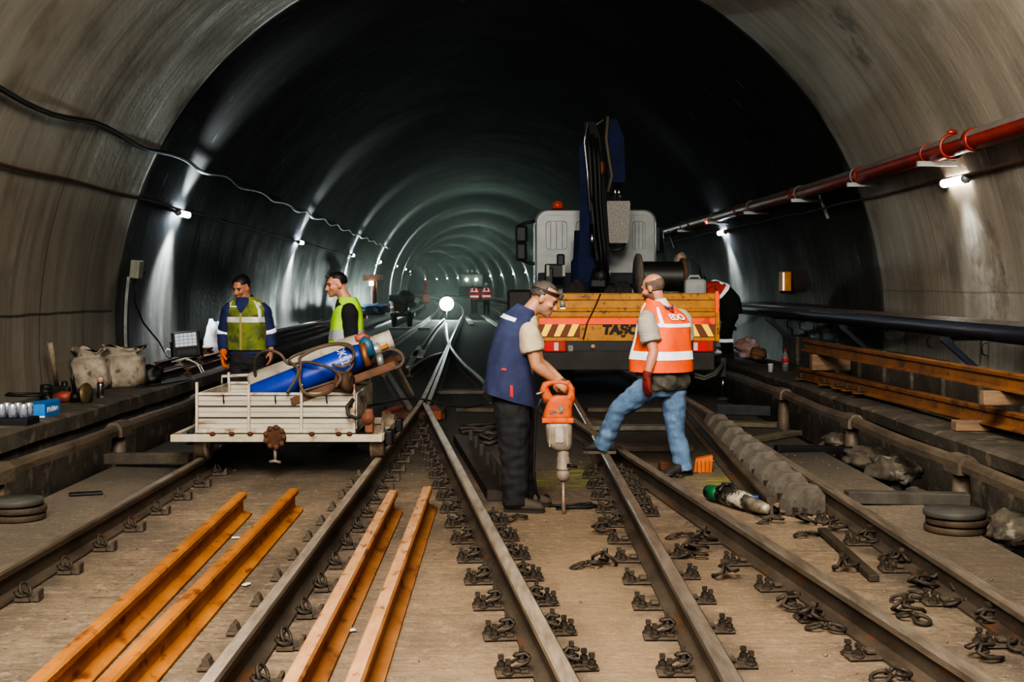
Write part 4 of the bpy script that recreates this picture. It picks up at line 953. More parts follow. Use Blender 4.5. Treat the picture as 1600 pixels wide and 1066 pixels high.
pm = person('short-haired man in clean lime vest and black shirt with sunglasses on head', (J['pel'].x,YM,0), H, J, SK4, .5, {'L': (V((-.3,0,-1)), V((.2,1,0)), 1, (.4,.4,.3), 1.0, .4), 'R': (V((-.3,0,-1)), V((.2,-1,0)), -1, (.4,.4,.3), 1.0, .4)}, vox=.0095)
h = H.hair(lambda d: d.z > .55 and d.y < .80 or d.z > .30 and d.y < .55 or (d.y < .02 and d.z > -.35), .004); h.build('hair', HBLK, pm); brows(pm, H, HBLK)
mb = MB()
for s_ in (-1,1): mb.ell(H.w(s_*.034,.084,.088), (.026,.010,.017), H.R @ Matrix.Rotation(-.5,3,'X'), 14, 8)
sg = mb.build('sunglasses', M('sunglass_lens',(96,104,112),rough=.1,metal=.6), pm)
for s_ in (-1,1):
    mb = MB(); mb.tube([H.w(s_*.066,.07,.088), H.w(s_*.086,.0,.06), H.w(s_*.085,-.05,.03)], .0035, 6); mb.build('temple_arm', BLACK, sg)
legs(pm, J, BLKCLOTH, r=(.105,.095,.08,.076,.072))
sleeves(pm, J, M('black_knit',(26,26,28),(18,18,20),9,.9), 1.9, 'black_shirt', r=(.090,.078,.066,.060,.05), bodyr=(.185,.135))
q = lambda x, y, rx, ry: (P(x,y,YM), rM, fM, rx, ry)
VT = Torso([q(542,556,.215,.178), q(542,530,.212,.172), q(543,500,.205,.155), q(544,486,.20,.138), q(545,475,.17,.11), q(543,464,.095,.082)])
LIME = M('lime_vest_cloth', (168,216,44), (150,200,34), 6, .75, 0, .15, 30); GRS = M('grey_vest_strip', (164,164,176), (146,146,158), 9, .5)
mb = MB(); VT.shell(mb, fold=.006); vest = mb.build('safety_vest', LIME, pm)
vb = MB(); VT.patch(vb, 0, 1, .20, .30, n=56, m=4); vb.build('reflective_strip', GRS, vest)
vb = MB(); VT.patch(vb, 0, 1, -.02, .05, n=56, m=4); vb.build('reflective_strip', GRS, vest)
for s_ in 'LR': shoe(pm, 'shoe', J['an'+s_], J['toe'+s_], SHOE, SOLE, .0)

# ---------------------------------------------------------------- worker bent over beside the truck
YT = 23.0
rT = V((-.2,.98,0)).normalized(); fT = V((-.98,-.2,0)).normalized()
J = dict(r=rT, f=fT, pel=P(1139,492,YT), chest=P(1124,452,YT), neck=P(1102,441,YT), shL=P(1116,452,YT-.2), elL=P(1096,474,YT-.2), wrL=P(1078,480,YT-.1), shR=P(1114,450,YT+.2), elR=P(1094,470,YT+.2), wrR=P(1078,476,YT+.1),
 hipL=P(1138,500,YT-.09), knL=P(1131,526,YT-.09), anL=P(1135,556,YT-.09), hipR=P(1140,500,YT+.09), knR=P(1136,526,YT+.09), anR=P(1140,556,YT+.09), toeL=V((-1,0,0)), toeR=V((-1,0,0)))
for k_ in ('anR','anL'): J[k_].z = .41
for k_ in J:
    if k_ not in ('r','f','toeL','toeR'): pass
H = Head(P(1090,452,YT), (-.7,0,-.7), (-.7,0,.7))
pt_ = person('worker bending double beside the truck bed, orange jacket yoke and black trousers', (J['pel'].x,YT,0), H, J, SK3, .4, vox=.012)
h = H.hair(lambda d: d.z > .3 and d.y < .6 or (d.y < .05 and d.z > -.4), .008); h.build('hair', HBLK, pt_)
BK2 = M('black_trouser', (24,24,26), (17,17,19), 9, .9)
legs(pt_, J, BK2, r=(.115,.105,.09,.085,.08), pelr=(.19,.16), top=.16)
sleeves(pt_, J, M('red_orange_cloth',(214,70,40),(190,56,34),7,.8), 1.95, 'orange_jacket', r=(.095,.082,.07,.066,.056), bodyr=(.0,.0) if 0 else (.16,.13))
q = lambda x, y, rx, ry, d: (P(x,y,YT), rT, V(d), rx, ry)
VT = Torso([q(1141,492,.215,.20,(-1,0,-.2)), q(1138,472,.212,.19,(-.9,0,-.5)), q(1126,456,.205,.165,(-.6,0,-.8)), q(1112,449,.20,.14,(-.4,0,-.9)), q(1100,449,.13,.10,(-.3,0,-.95))])
mb = MB(); VT.shell(mb, 0, .50, m=16, off=.008); mb.build('black_overall_back', BK2, pt_)
mb = MB(); VT.shell(mb, .46, 1, m=18); vest = mb.build('orange_yoke', M('red_orange_cloth',(214,70,40)), pt_)
vb = MB(); VT.patch(vb, 0, 1, .47, .55, n=48, m=4, off=.012); vb.build('reflective_strip', REFL, vest)
vb = MB(); VT.patch(vb, .68, .75, .55, .85, n=4, m=10, off=.010); vb.build('reflective_strip', REFL, vest)
vb = MB(); VT.patch(vb, .60, .86, .62, .69, n=8, m=4, off=.010); vb.build('reflective_strip', REFL, vest)
for s_ in 'LR':
    a, c = V(J['kn'+s_]), V(J['an'+s_]); p_ = lerp(a,c,-.45+.0); mb = MB(); mb.lathe([(.097,-.03),(.101,-.03),(.101,.03),(.097,.03)], lerp(J['kn'+s_],J['an'+s_],.25), (0,0,1), 20); mb.build('leg_reflective_band', REFL, pt_)
for s_ in 'LR': shoe(pt_, 'shoe', J['an'+s_], J['toe'+s_], SHOE, SOLE, .30)

# ---------------------------------------------------------------- two workers far down the tunnel
for i, (px, yf, lab) in enumerate(((741,68,'far worker in red and white vest, left of the two seen from behind'), (760,70,'far worker in red and white vest, right of the two seen from behind'))):
    x = (px-CX)*yf/F; r_, f_ = V((1,0,0)), V((0,1,0)); B_ = lambda a, c, dy=0: V((x+a, yf+dy, c))
    J = dict(r=r_, f=f_, pel=B_(0,.95), chest=B_(0,1.28), neck=B_(0,1.48), shL=B_(-.2,1.42), elL=B_(-.25,1.14), wrL=B_(-.22,.9,.05), shR=B_(.2,1.42), elR=B_(.25,1.14), wrR=B_(.2,.95,.12),
     hipL=B_(-.1,.9), knL=B_(-.1,.5), anL=B_(-.1,.1), hipR=B_(.1,.9), knR=B_(.1,.5), anR=B_(.1,.1), toeL=V((0,1,0)), toeR=V((0,1,0)))
    H = Head(B_(0,1.62), (0,1,-.1), (0,0,1)); pf = person(lab, (x,yf,0), H, J, SK3, .4, {'L': (V((0,.1,-1)), V((1,0,0)), 1, (.4,.4,.3)), 'R': (V((0,.1,-1)), V((-1,0,0)), -1, (.4,.4,.3))}, vox=.02)
    mb = MB(); mb.ell(H.w(0,-.01,.05), (.095,.115,.095), H.R); mb.build('hard_hat', WHITE, pf)
    legs(pf, J, BK2, vox=.03, amp=.004); RF = M('far_red_cloth',(206,50,44),(186,40,38),7,.8,emit=.05); sleeves(pf, J, RF, 1.9, 'red_jacket', vox=.025, amp=.003, bodyr=(.20,.15))  # red cloth has a faint painted glow of its own
    VT = Torso([(B_(0,.86), r_, f_, .215, .165), (B_(0,1.25), r_, f_, .22, .16), (B_(0,1.42), r_, f_, .20, .13), (B_(0,1.5), r_, f_, .09, .08)])
    mb = MB(); VT.shell(mb, n=24, m=10); vest = mb.build('safety_vest', RF, pf)
    for v in (.10,.38):
        vb = MB(); VT.patch(vb, 0, 1, v, v+.09, n=24, m=3, off=.01); vb.build('reflective_strip', REFL, vest)
    for u in (.64,.80):
        vb = MB(); VT.patch(vb, u, u+.06, .38, .85, n=3, m=6, off=.01); vb.build('reflective_strip', REFL, vest)
    for s_ in 'LR': shoe(pf, 'shoe', J['an'+s_], J['toe'+s_], SHOE, SOLE, 0)
# ================================================================ crane truck on the right track
TYL = M('yellow_truck_body', (206,142,28), (176,116,22), 5, .5, .0, .15, 30, c3=(110,76,30), sc3=14); CABW = M('white_cab', (166,172,168), (150,156,152), 4, .35)
CRB = M('navy_crane_steel', (32,43,92), (24,32,66), 5, .75); CRB.node_tree.nodes['Principled BSDF'].inputs['Specular IOR Level'].default_value = .3; BUMP = M('bumper_grey', (62,58,54), (46,44,42), 6, .7)
Y0 = 17.7; TXC = 1.615
t = thing('crane_truck', 'white-cab crane truck with yellow tailgate standing on the right track', 'truck', (TXC,Y0,0))
x0, x1 = .37, 2.86
mb = MB(); gp = []
def pz(py, Y=Y0): return EYE-(py-HY)*Y/F
def px(x, Y=Y0): return (x-CX)*Y/F
prof = []
zs = [(458,0),(460,.02),(468,.02),(470,.0),(481,.0),(483,.02),(486,.02),(488,.0),(494,.0),(496,.022),(499,.0),(533,.0),(536,.02)]
rings = [[V((x0,Y0-d,pz(y))) for y, d in zs]+[V((x0,Y0+.05,pz(536))), V((x0,Y0+.05,pz(458)))], [V((x1,Y0-d,pz(y))) for y, d in zs]+[V((x1,Y0+.05,pz(536))), V((x1,Y0+.05,pz(458)))]]
mb.loft(rings, smooth=False); tg = mb.build('tailgate', TYL, t)
mb = MB(); mb.box((TXC,Y0-.026,pz(502)), (x1-x0-.02,.008,.085)); mb.build('red_reflective_band', M('red_reflector',(244,84,24),(228,60,18),3,.4,emit=.3,ecol=(255,72,8),c3=(150,40,30),sc3=5), tg)  # band's emission imitates retroreflected light
YEL = M('yellow_reflector', (252,206,10), (244,190,6), 5, .4, emit=.4,ecol=(255,196,0)); BRN = M('chevron_brown', (122,70,44))  # yellow made to glow in place of retroreflection
for s, pa, pb_ in ((1, 843, 906), (-1, 1073, 1116)):
    mb = MB(); a, b = px(pa), px(pb_); mb.box(((a+b)/2, Y0-.012, pz(516)), (b-a,.02,.185)); cp = mb.build('chevron_plate', BRN, tg)
    n = 3 if s > 0 else 2
    for k in range(n):
        w = (b-a)/n; l = a+w*k; mb = MB(); z0, z1 = pz(516)-.085, pz(516)+.085; sh = w*.55*s
        q = [(l+.01+(0 if s > 0 else w*.5),z0),(l+w*.5+(0 if s > 0 else w*.45),z0),(min(b, l+w*.5+w*.45) if s > 0 else l+w*.5,z1),(l+w*.45 if s > 0 else l+.005,z1)]
        mb.loft([[V((x,Y0-.024,z)) for x, z in q],[V((x,Y0-.030,z)) for x, z in q]], smooth=False); mb.build('chevron_stripe', YEL, cp)
text_obj('TAŞC', .18, (px(968),Y0-.014,pz(515.5)), X_, Z_, M('black_print',(26,22,18)), tg, 'door_lettering', .012, .15, fit=.50)
for x in (x0, x1):
    mb = MB(); mb.box((x,Y0-.01,pz(496)), (.06,.10,.66), bev=.008); mb.build('corner_post', TYL, t)
mb = MB(); mb.box((x1-.01,Y0-.068,pz(472)), (.045,.01,.30)); mb.build('side_reflector', M('red_reflector',(240,96,56)), t)
for x in (x0+.02, x1-.02):
    mb = MB(); mb.box((x,Y0+2.2,pz(496)), (.04,4.3,.66), bev=.01); mb.build('side_board', TYL, t)
mb = MB(); mb.box((TXC,Y0+2.3,.92), (2.44,4.5,.10)); mb.build('bed_floor', DARK, t)
mb = MB(); mb.box((TXC,Y0+.02,pz(541)), (2.46,.14,.15), bev=.01); mb.build('rear_beam', BLACK, t)
mb = MB(); mb.box((TXC,Y0-.02,pz(563)), (2.40,.12,.27), bev=.015); bu = mb.build('bumper', BUMP, t)
for pa, pb_ in ((850,884),(1081,1113)):
    a, b = px(pa), px(pb_); mb = MB(); mb.box(((a+b)/2,Y0-.09,pz(541)), (b-a,.06,.15), bev=.015); lt = mb.build('tail_light', M('tail_red',(206,30,26),emit=.06), t)
    mb = MB(); mb.box((a+(b-a)*(.55 if pa < 900 else .12),Y0-.122,pz(541)), ((b-a)*.2,.01,.11), bev=.004); mb.build('white_lens', M('lens_white',(226,206,200)), lt)
    mb = MB(); mb.box((a+(b-a)*(.8 if pa < 900 else .84),Y0-.122,pz(541)), ((b-a)*.26,.01,.11), bev=.004); mb.build('amber_lens', M('lens_amber',(176,66,34)), lt)
mb = MB(); mb.box((px(891),Y0-.09,pz(544)), (.075,.03,.085), bev=.006); mb.build('reflector_plate', M('speckled_plate',(170,166,156),(60,58,54),60,.5), bu)
mb = MB(); mb.lathe([(.03,0),(.03,.012)], (px(926),Y0-.082,pz(541)), (0,-1,0), 14); mb.build('round_reflector', M('round_amber',(206,164,120)), bu)
# underbody
mb = MB(); mb.box((TXC,Y0+2.4,.62), (1.0,4.6,.26)); mb.build('chassis_frame', BLACK, t)
for y in (Y0+.9, Y0+2.1, Y0+6.3):
    for s in (-1,1):
        mb = MB(); c = V((TXC+cl(y)+s*.78, y, .45+.15)); mb.lathe([(.2,-.12),(.42,-.13),(.44,-.09),(.44,.09),(.42,.13),(.2,.12)], c, (1,0,0), 24); wl = mb.build('wheel', M('tyre_black',(24,23,22),(32,30,28),8,.85), t)
        mb = MB(); mb.lathe([(.05,-.10),(.2,-.09),(.2,.09),(.05,.10)], c, (1,0,0), 18); mb.build('rim', DARK, wl)
mb = MB(); mb.box((TXC,Y0+.32,.60), (2.3,.2,.2)); mb.build('stabiliser_beam', BLACK, t)
for s, x in ((1, px(1135)),):
    mb = MB(); mb.box((x,Y0+.3,pz(574,Y0+.3)), (.075,.10,.27), bev=.008); ol = mb.build('stabiliser_leg', BUMP, t)
    mb = MB(); mb.tube([(x,Y0+.3,pz(585,Y0+.3)),(x,Y0+.3,.06)], .017, 10); mb.build('chrome_rod', CHROME, ol); mb = MB(); mb.lathe([(.10,0),(.10,.025),(.04,.05)], (x,Y0+.3,.005)); mb.build('foot_pad', BUMP, ol)
for k in range(2):
    mb = MB(); mb.tube([(px(1085),Y0,pz(584+k*5)),(px(1100),Y0-.02,pz(589+k*4)),(px(1118),Y0,pz(582+k*4)),(px(1132),Y0+.1,pz(566+k*4))], .018, 7); mb.build('hydraulic_hose', M('grey_hose',(84,82,78)), t)
mb = MB(); mb.tube([(px(880),Y0,pz(562)),(px(893),Y0,pz(571)),(px(912),Y0,pz(573)),(px(930),Y0,pz(569))], .014, 7); mb.build('tow_cable', M('grey_hose',(84,82,78)), t)
mb = MB(); mb.tube([(px(938),Y0-.045,pz(459)),(px(930),Y0-.045,pz(478)),(px(917),Y0-.05,pz(505)),(px(911),Y0-.05,pz(530))], .010, 6); mb.build('hanging_cord', M('dark_cord',(60,30,26)), t)
mb = MB(); mb.box((px(812,22),22,pz(478,22)), (.42,1.6,.55), bev=.04); mb.build('side_locker', DARK, t)
# cab
YC = 24.0; cx0, cx1 = px(836,YC), px(1026,YC); zt, zb = pz(327,YC), pz(470,YC)
def rr(x0_, x1_, z0_, z1_, r, n=6):
    o = []
    for cx_, cz, a0 in ((x1_-r,z1_-r,0),(x0_+r,z1_-r,90),(x0_+r,z0_+r,180),(x1_-r,z0_+r,270)):
        for i in range(n+1): a = math.radians(a0+90*i/n); o.append((cx_+r*math.cos(a), cz+r*math.sin(a)))
    return o
mb = MB(); pr = rr(cx0,cx1,zb,zt,.22)
mb.loft([[V((TXC-.06+(x-TXC+.06)*k, YC+d, zb+(z-zb)*(k*.5+.5))) for x, z in pr] for d, k in ((0,.965),(.03,.985),(.10,1),(1.6,1),(1.95,.96))], smooth=False); cab = mb.build('cab', CABW, t)
GAP = M('panel_groove', (138,142,140)); 
for a, b in ((851,888),(898,936),(952,984),(986,1010)):
    mb = MB(); xa, xb = px(a,YC), px(b,YC); z0_, z1_ = pz(392,YC), pz(344,YC)
    mb.loft([[V((x,YC-.004+d,z)) for x, z in rr(xa+e,xb-e,z0_+e,z1_-e,.07)] for d, e in ((.01,0),(-.012,.0),(-.012,.02),(.0,.03))], smooth=False); pn = mb.build('pressed_panel', CABW, cab)
    for k in range(1,4):
        mb = MB(); x = xa+(xb-xa)*k/4; mb.box((x,YC-.010,(z0_+z1_)/2), (.012,.012,(z1_-z0_)*.86)); mb.build('rib', GAP, pn)
mb = MB(); mb.loft([[V((x,YC-.01+d,z)) for x, z in rr(px(842,YC)+e,px(1020,YC)-e,pz(400,YC)+e,pz(335,YC)-e,.14)] for d, e in ((.012,0),(-.006,0),(-.006,.018),(.012,.018))], smooth=False, caps=False); mb.build('edge_bead', CABW, cab)
mb = MB(); mb.lathe([(.13,0),(.12,.04),(.11,.06)], (px(873,YC),YC+.5,zt-.02)); bc = mb.build('beacon_base', BLACK, t)
mb = MB(); mb.lathe([(.10,0),(.10,.10),(.07,.15),(.0,.165)], (px(873,YC),YC+.5,zt+.03)); mb.build('beacon_dome', M('amber_beacon',(190,62,20),rough=.25,emit=.15), bc)
for s, xs_ in ((-1,(805,832)),):
    mb = MB(); mb.box((px(815,YC),YC+.6,pz(364,YC)), (.24,.12,.34), bev=.05); mr = mb.build('mirror', BLACK, t); mb = MB(); mb.box((px(815,YC),YC+.6,pz(392,YC)), (.22,.12,.36), bev=.05); mb.build('lower_mirror', BLACK, mr)
    mb = MB(); mb.tube([(px(810,YC),YC+.6,pz(352,YC)),(px(818,YC),YC+.6,pz(347,YC)),(px(838,YC),YC+.5,pz(343,YC))], .03, 7); mb.tube([(px(812,YC),YC+.6,pz(404,YC)),(px(826,YC),YC+.6,pz(410,YC)),(px(838,YC),YC+.5,pz(412,YC))], .03, 7); mb.build('mirror_arm', BLACK, mr)
mb = MB(); mb.box((px(1033,YC),YC+.6,pz(372,YC)), (.16,.14,.55), bev=.05); mb.tube([(px(1026,YC),YC+.5,pz(345,YC)),(px(1040,YC),YC+.6,pz(352,YC)),(px(1042,YC),YC+.6,pz(395,YC))], .025, 7); mb.build('mirror', BLACK, t)
# headboard frame and valves
mb = MB(); mb.box((TXC,YC-.5,pz(436,YC)), (2.2,.16,.22), bev=.02); mb.build('subframe_beam', M('navy_dark',(26,30,48)), t)
YV = 22.8
for c, d in ((P(867,424,YV),(.36,.2,.26)),(P(858,431,YV),(.16,.22,.3)),(P(876,412,YV),(.14,.18,.34))):
    mb = MB(); mb.box(c, d, bev=.03); mb.build('valve_block', BLACK, t)
for a in (856, 881):
    mb = MB(); mb.box(P(a,423,YV-.12), (.05,.03,.20)); mb.build('valve_label', M('pale_plate',(190,188,178)), t)
# crane
YK = 22.4
def K(x, y, d=0): return P(x, y, YK+d)
mb = MB(); mb.lathe([(.26,-.5),(.26,.35),(.22,.4),(.20,.9)], K(915,440,.3), n=20); cr = mb.build('crane_column', CRB, t)
mb = MB(); mb.loft([[K(a,y,d) for a, d in ((l,.0),(r,.0),(r,.5),(l,.5))] for y, l, r in ((442,904,930),(400,903,928),(395,905,926),(290,906,922),(232,905,918),(222,908,915))], smooth=False); mb.build('crane_mast', CRB, cr)
mb = MB(); mb.loft([[K(a,y,-.25+d) for a, d in ((l,.0),(r,.0),(r,.35),(l,.35))] for y, l, r in ((442,926,950),(420,930,952),(300,923,946),(215,914,938),(190,913,930))], smooth=False); bm_ = mb.build('folded_boom', M('black_crane_steel',(18,18,20),(24,24,27),6,.75), t)
for a, b, r in (((917,200),(935,425),.035),((925,210),(941,430),.03),((932,215),(946,420),.03),((921,300),(938,440),.045)):
    mb = MB(); mb.tube([K(a[0]+(b[0]-a[0])*k/6+math.sin(k*1.4)*1.2, a[1]+(b[1]-a[1])*k/6, -.32-.04*math.sin(k)) for k in range(7)], r, 8); mb.build('boom_hose', BLACK, bm_)
mb = MB(); mb.tube([K(918,192,-.36),K(914,215,-.36),K(913,222,-.36),K(918,270,-.36),K(922,330,-.38)], .016, 6); mb.build('steel_line', M('bright_pipe',(180,180,178),rough=.25,metal=.7), bm_)
mb = MB(); mb.tube([K(924,350,-.40),K(927,398,-.40)], .035, 10); mb.build('cylinder_rod', CHROME, bm_)
mb = MB(); mb.ell(K(939,432,-.2), (.17,.16,.20)); mb.box(K(934,443,-.2), (.28,.3,.16), bev=.03); mb.build('boom_pivot', BLACK, bm_)
mb = MB(); mb.loft([[K(a,y,d) for a, d in ((l,.0),(r,.0),(r,.42),(l,.42))] for y, l, r in ((285,951,976),(277,951,977),(214,947,975),(211,949,973),(186,946,964))], smooth=False); ob = mb.build('outer_boom', CRB, t)
mb = MB(); mb.tube([K(950,182,-.08),K(947,216,-.08),K(951,245,-.08),K(956,275,-.08),K(950,300,-.08)], .03, 7); mb.build('hose_pair', M('tan_hose',(110,104,82)), ob)
mb = MB(); mb.tube([K(926,199,-.1),K(943,187,-.1)], .012, 6); mb.build('tie_rod', GALV, ob)
mb = MB(); 
for dx in (961,967): mb.tube([K(dx,285,.1),K(dx,316,.1)], .03, 8)
mb.build('cylinder_rods', CHROME, ob)
mb = MB(); mb.ell(K(940,262,-.3), (.05,.05,.12)); mb.build('hook_swivel', M('copper_hook',(150,74,44)), ob)
mb = MB(); mb.loft([[K(a,y,d-.1) for a, d in ((l,.0),(r,.0),(r,.5),(l,.5))] for y, l, r in ((380,953,981),(376,952,982),(318,948,985),(314,949,984))], smooth=False); bx_ = mb.build('control_cabinet', M('chequer_plate',(170,168,160),(120,118,112),40,.5,.3,.5,50), t)
mb = MB(); 
for k in range(3): mb.tube([K(952+k*4,382,0),K(958+k*4,392,0),K(972,388,0),K(978,378,0)], .025, 7)
mb.build('cabinet_hose', BLACK, bx_)
# cable drum, jerrycan, sacks on the bed
YR = 18.6
t = thing('cable_drum', 'drum of black cable between two wooden flanges on the truck bed', 'cable drum', P(1035,462,YR))
c = P(1032,432,YR); AX = V((1,.10,0)).normalized(); w = .33
for s, m_, r in ((-1, M('drum_grey',(128,120,106),(98,90,78),5,.8), .33), (1, M('drum_brown',(112,88,62),(84,66,48),5,.8), .27)):
    mb = MB(); mb.lathe([(.03,-.02),(r,-.02),(r,.02),(.03,.02)], c+AX*s*w, AX, 32); mb.build('flange', m_, t)
mb = MB(); prof = [(.10,-w+.02)]
for k in range(17): z = -w+.03+k*(2*w-.06)/16; prof += [(.205,z-.012),(.222,z)]
prof += [(.10,w-.02)]; mb.lathe(prof, c, AX, 30); mb.build('wound_cable', M('black_cable',(26,25,25)), t)
mb = MB(); mb.tube([c+AX*w*.9+V((0,0,.2)), c+V((.46,0,.28)), c+V((.56,.02,.14)), c+V((.60,.02,-.05))], .016, 8); mb.build('loose_end', BLACK, t)
mb = MB(); z_ = .99; mb.box((c.x,YR,(z_+c.z-.33)/2+.03), (.5,.5,max(.05,c.z-.33-z_)), bev=.01); one('drum_cradle', mb, DARK, 'dark crate carrying the cable drum on the truck bed', 'crate')
t = thing('jerrycan', 'grey plastic jerrycan on the truck bed next to the cable drum', 'jerrycan', P(1086,460,18.2))
c = P(1086,448,18.2); mb = MB(); mb.box(c+V((0,0,-.1)), (.31,.22,.42), bev=.05); mb.build('canister', M('grey_plastic',(158,162,162),(140,144,144),5,.5), t)
mb = MB(); mb.tube([c+V((-.1,0,.10)), c+V((-.07,0,.15)), c+V((.05,0,.15)), c+V((.08,0,.10))], .018, 8); mb.build('handle', M('grey_plastic',(158,162,162)), t)
mb = MB(); mb.lathe([(.035,0),(.035,.04)], c+V((.115,0,.10))); mb.build('cap', BLACK, t)
def crumpled(c, r, seed, R=None, n=22, m=16, amp=.28, fl=.12, sq=1.0):
    mb = MB(); mb.ell((0,0,0), (1,1,1), None, n, m); o = []
    for q in mb.v:
        k = 1+amp*noise.noise(q*1.7+V((seed,0,0)))+fl*noise.noise(q*5+V((0,seed,0)))
        p = V((math.copysign(abs(q.x)**sq,q.x)*r[0],math.copysign(abs(q.y)**sq,q.y)*r[1],math.copysign(abs(q.z)**sq,q.z)*r[2]))*k; p.z = max(p.z, -r[2]*.86)
        o.append(V(c)+(R @ p if R else p))
    mb.v = o; return mb
one('rag_bundle', crumpled(P(1063,408,18.9), (.10,.1,.12), 3), M('pale_rag',(170,150,130),(120,100,84),8,.9), 'pale crumpled rag hung on the cable drum flange', 'rag')
for i, (x_, y_, r_) in enumerate(((972,450,.12),(955,453,.10),(900,452,.14))):
    one('tool_bag', crumpled(P(x_,y_,18.5)-V((0,0,.1)), (r_*1.3,r_,r_*1.6), 5+i), M('sooty_canvas',(56,50,46),(40,36,34),8,.9), ['dark bag on the truck bed left of the cable drum','small dark bag on the truck bed below the crane pivot','dark bag on the truck bed above the tailgate cord'][i], 'bag')
# ================================================================ breaker hammer held by the navy vest man
YH = 9.06
def Q(x, y, d=0): return P(x, y, YH+d)
HO = M('scuffed_orange_plastic', (214,104,52), (190,84,40), 12, .6, 0, .15, 50, c3=(120,84,64), sc3=18); ALU = M('dusty_aluminium', (176,164,148), (142,130,116), 10, .55, .3, .2, 50)
t = thing('breaker_hammer', 'orange and grey breaker hammer held upright by the navy vest man', 'breaker hammer', Q(881,808))
def rrect(c, hw, hd, n=16, e=.6): return [V(c)+V((hw*math.copysign(abs(math.cos(a))**e, math.cos(a)), hd*math.copysign(abs(math.sin(a))**e, math.sin(a)), 0)) for a in (2*math.pi*i/n for i in range(n))]
mb = MB(); mb.loft([rrect(Q(x,y), hw/220.8, .058) for x, y, hw in ((871,658,23),(871,648,23),(874,630,20),(876,622,19),(880,618,14))]); mb.build('motor_housing', HO, t)
mb = MB(); mb.loft([rrect(p, a, .032) if 0 else [p+R_ @ V((a*math.cos(k), .03*math.sin(k), 0)) for k in (2*math.pi*i/12 for i in range(12))] for p, a, R_ in [(Q(x,y), w, Matrix.Rotation(math.radians(an), 3, 'Y')) for x, y, w, an in ((862,632,.040,-35),(854,618,.036,-30),(850,608,.034,-15),(853,601,.028,35),(861,598,.022,80),(876,597,.021,90),(888,599,.022,110),(893,608,.024,165),(892,622,.030,180),(889,634,.034,180))]]); mb.build('loop_handle', HO, t)
mb = MB(); mb.tube([Q(868,597),Q(884,597)], .026, 10); mb.build('grip_rubber', M('grip_grey',(90,80,72)), t)
mb = MB(); mb.tube([Q(852,612,-.02), Q(838,616,-.05)], .008, 8); mb.build('side_rod', GALV, t)
mb = MB(); mb.box(Q(876,640,-.061), (.030,.006,.052)); mb.build('rating_label', M('label_dark',(70,66,70),(150,140,120),40,.5), t)
mb = MB(); mb.box(Q(871,656.5), (.225,.13,.035), bev=.008); mb.build('orange_collar', HO, t)
mb = MB(); mb.loft([rrect(Q(x,y), hw/220.8, d) for x, y, hw, d in ((872,659,22,.056),(873,668,21,.058),(874,690,20,.058),(877,700,15,.052),(879,704,10,.040))]); gb = mb.build('gear_case', ALU, t)
mb = MB(); mb.box(Q(874,678,-.058), (.06,.012,.13), bev=.005); mb.build('case_cover', M('worn_silver',(198,190,176),(160,150,136),14,.5,.3), gb)
for dx in (-14,14):
    mb = MB(); mb.box(Q(873+dx,680,-.045), (.014,.02,.17), bev=.004); mb.build('case_rib', ALU, gb)
mb = MB(); mb.lathe([(.041,.0),(.040,-.05),(.042,-.055),(.046,-.06),(.046,-.13),(.049,-.134),(.049,-.142),(.042,-.145),(.042,-.152),(.047,-.155),(.047,-.195),(.040,-.215),(.022,-.225)], Q(880,702), (0,0,1), 20); mb.build('chuck', M('dusty_chuck',(166,150,138),(128,114,102),12,.6,.2,.2,50), t)
mb = MB(); mb.tube([Q(886,727,-.05), Q(902,730,-.06)], [.012,.010], 8); mb.build('lock_pin', DARK, t)
zt_ = Q(880,750); mb = MB(); mb.tube([zt_, Q(880.5,790), Q(881,797), Q(881,808)], [.017,.016,.017,.003], 10); mb.build('chisel_bit', M('chisel_steel',(150,130,112),(118,100,86),12,.45,.5), t)
mb = MB(); pts = [Q(847,622,.02),Q(838,640,.05),Q(835,700,.06),Q(834,740,.05),Q(838,770,.05)]+[G(x,y,.016) for x, y in ((846,783),(860,790),(874,790),(890,791),(905,788),(925,786),(931,790),(920,793),(895,793),(870,794),(905,791),(926,789))]
mb.tube(pts, .0105, 7); one('power_cable', mb, M('black_cord',(30,29,28),(44,41,38),9,.5), 'black power cord of the upright breaker coiled on the slab by its tip', 'cable')
mb = MB(); mb.tube([G(x,y,.02) for x, y in ((806,760),(822,768),(838,778),(850,782),(853,778))], .030, 8); one('cable_plug', mb, BLACK, 'black cable coupling on the slab behind the navy vest man', 'plug')

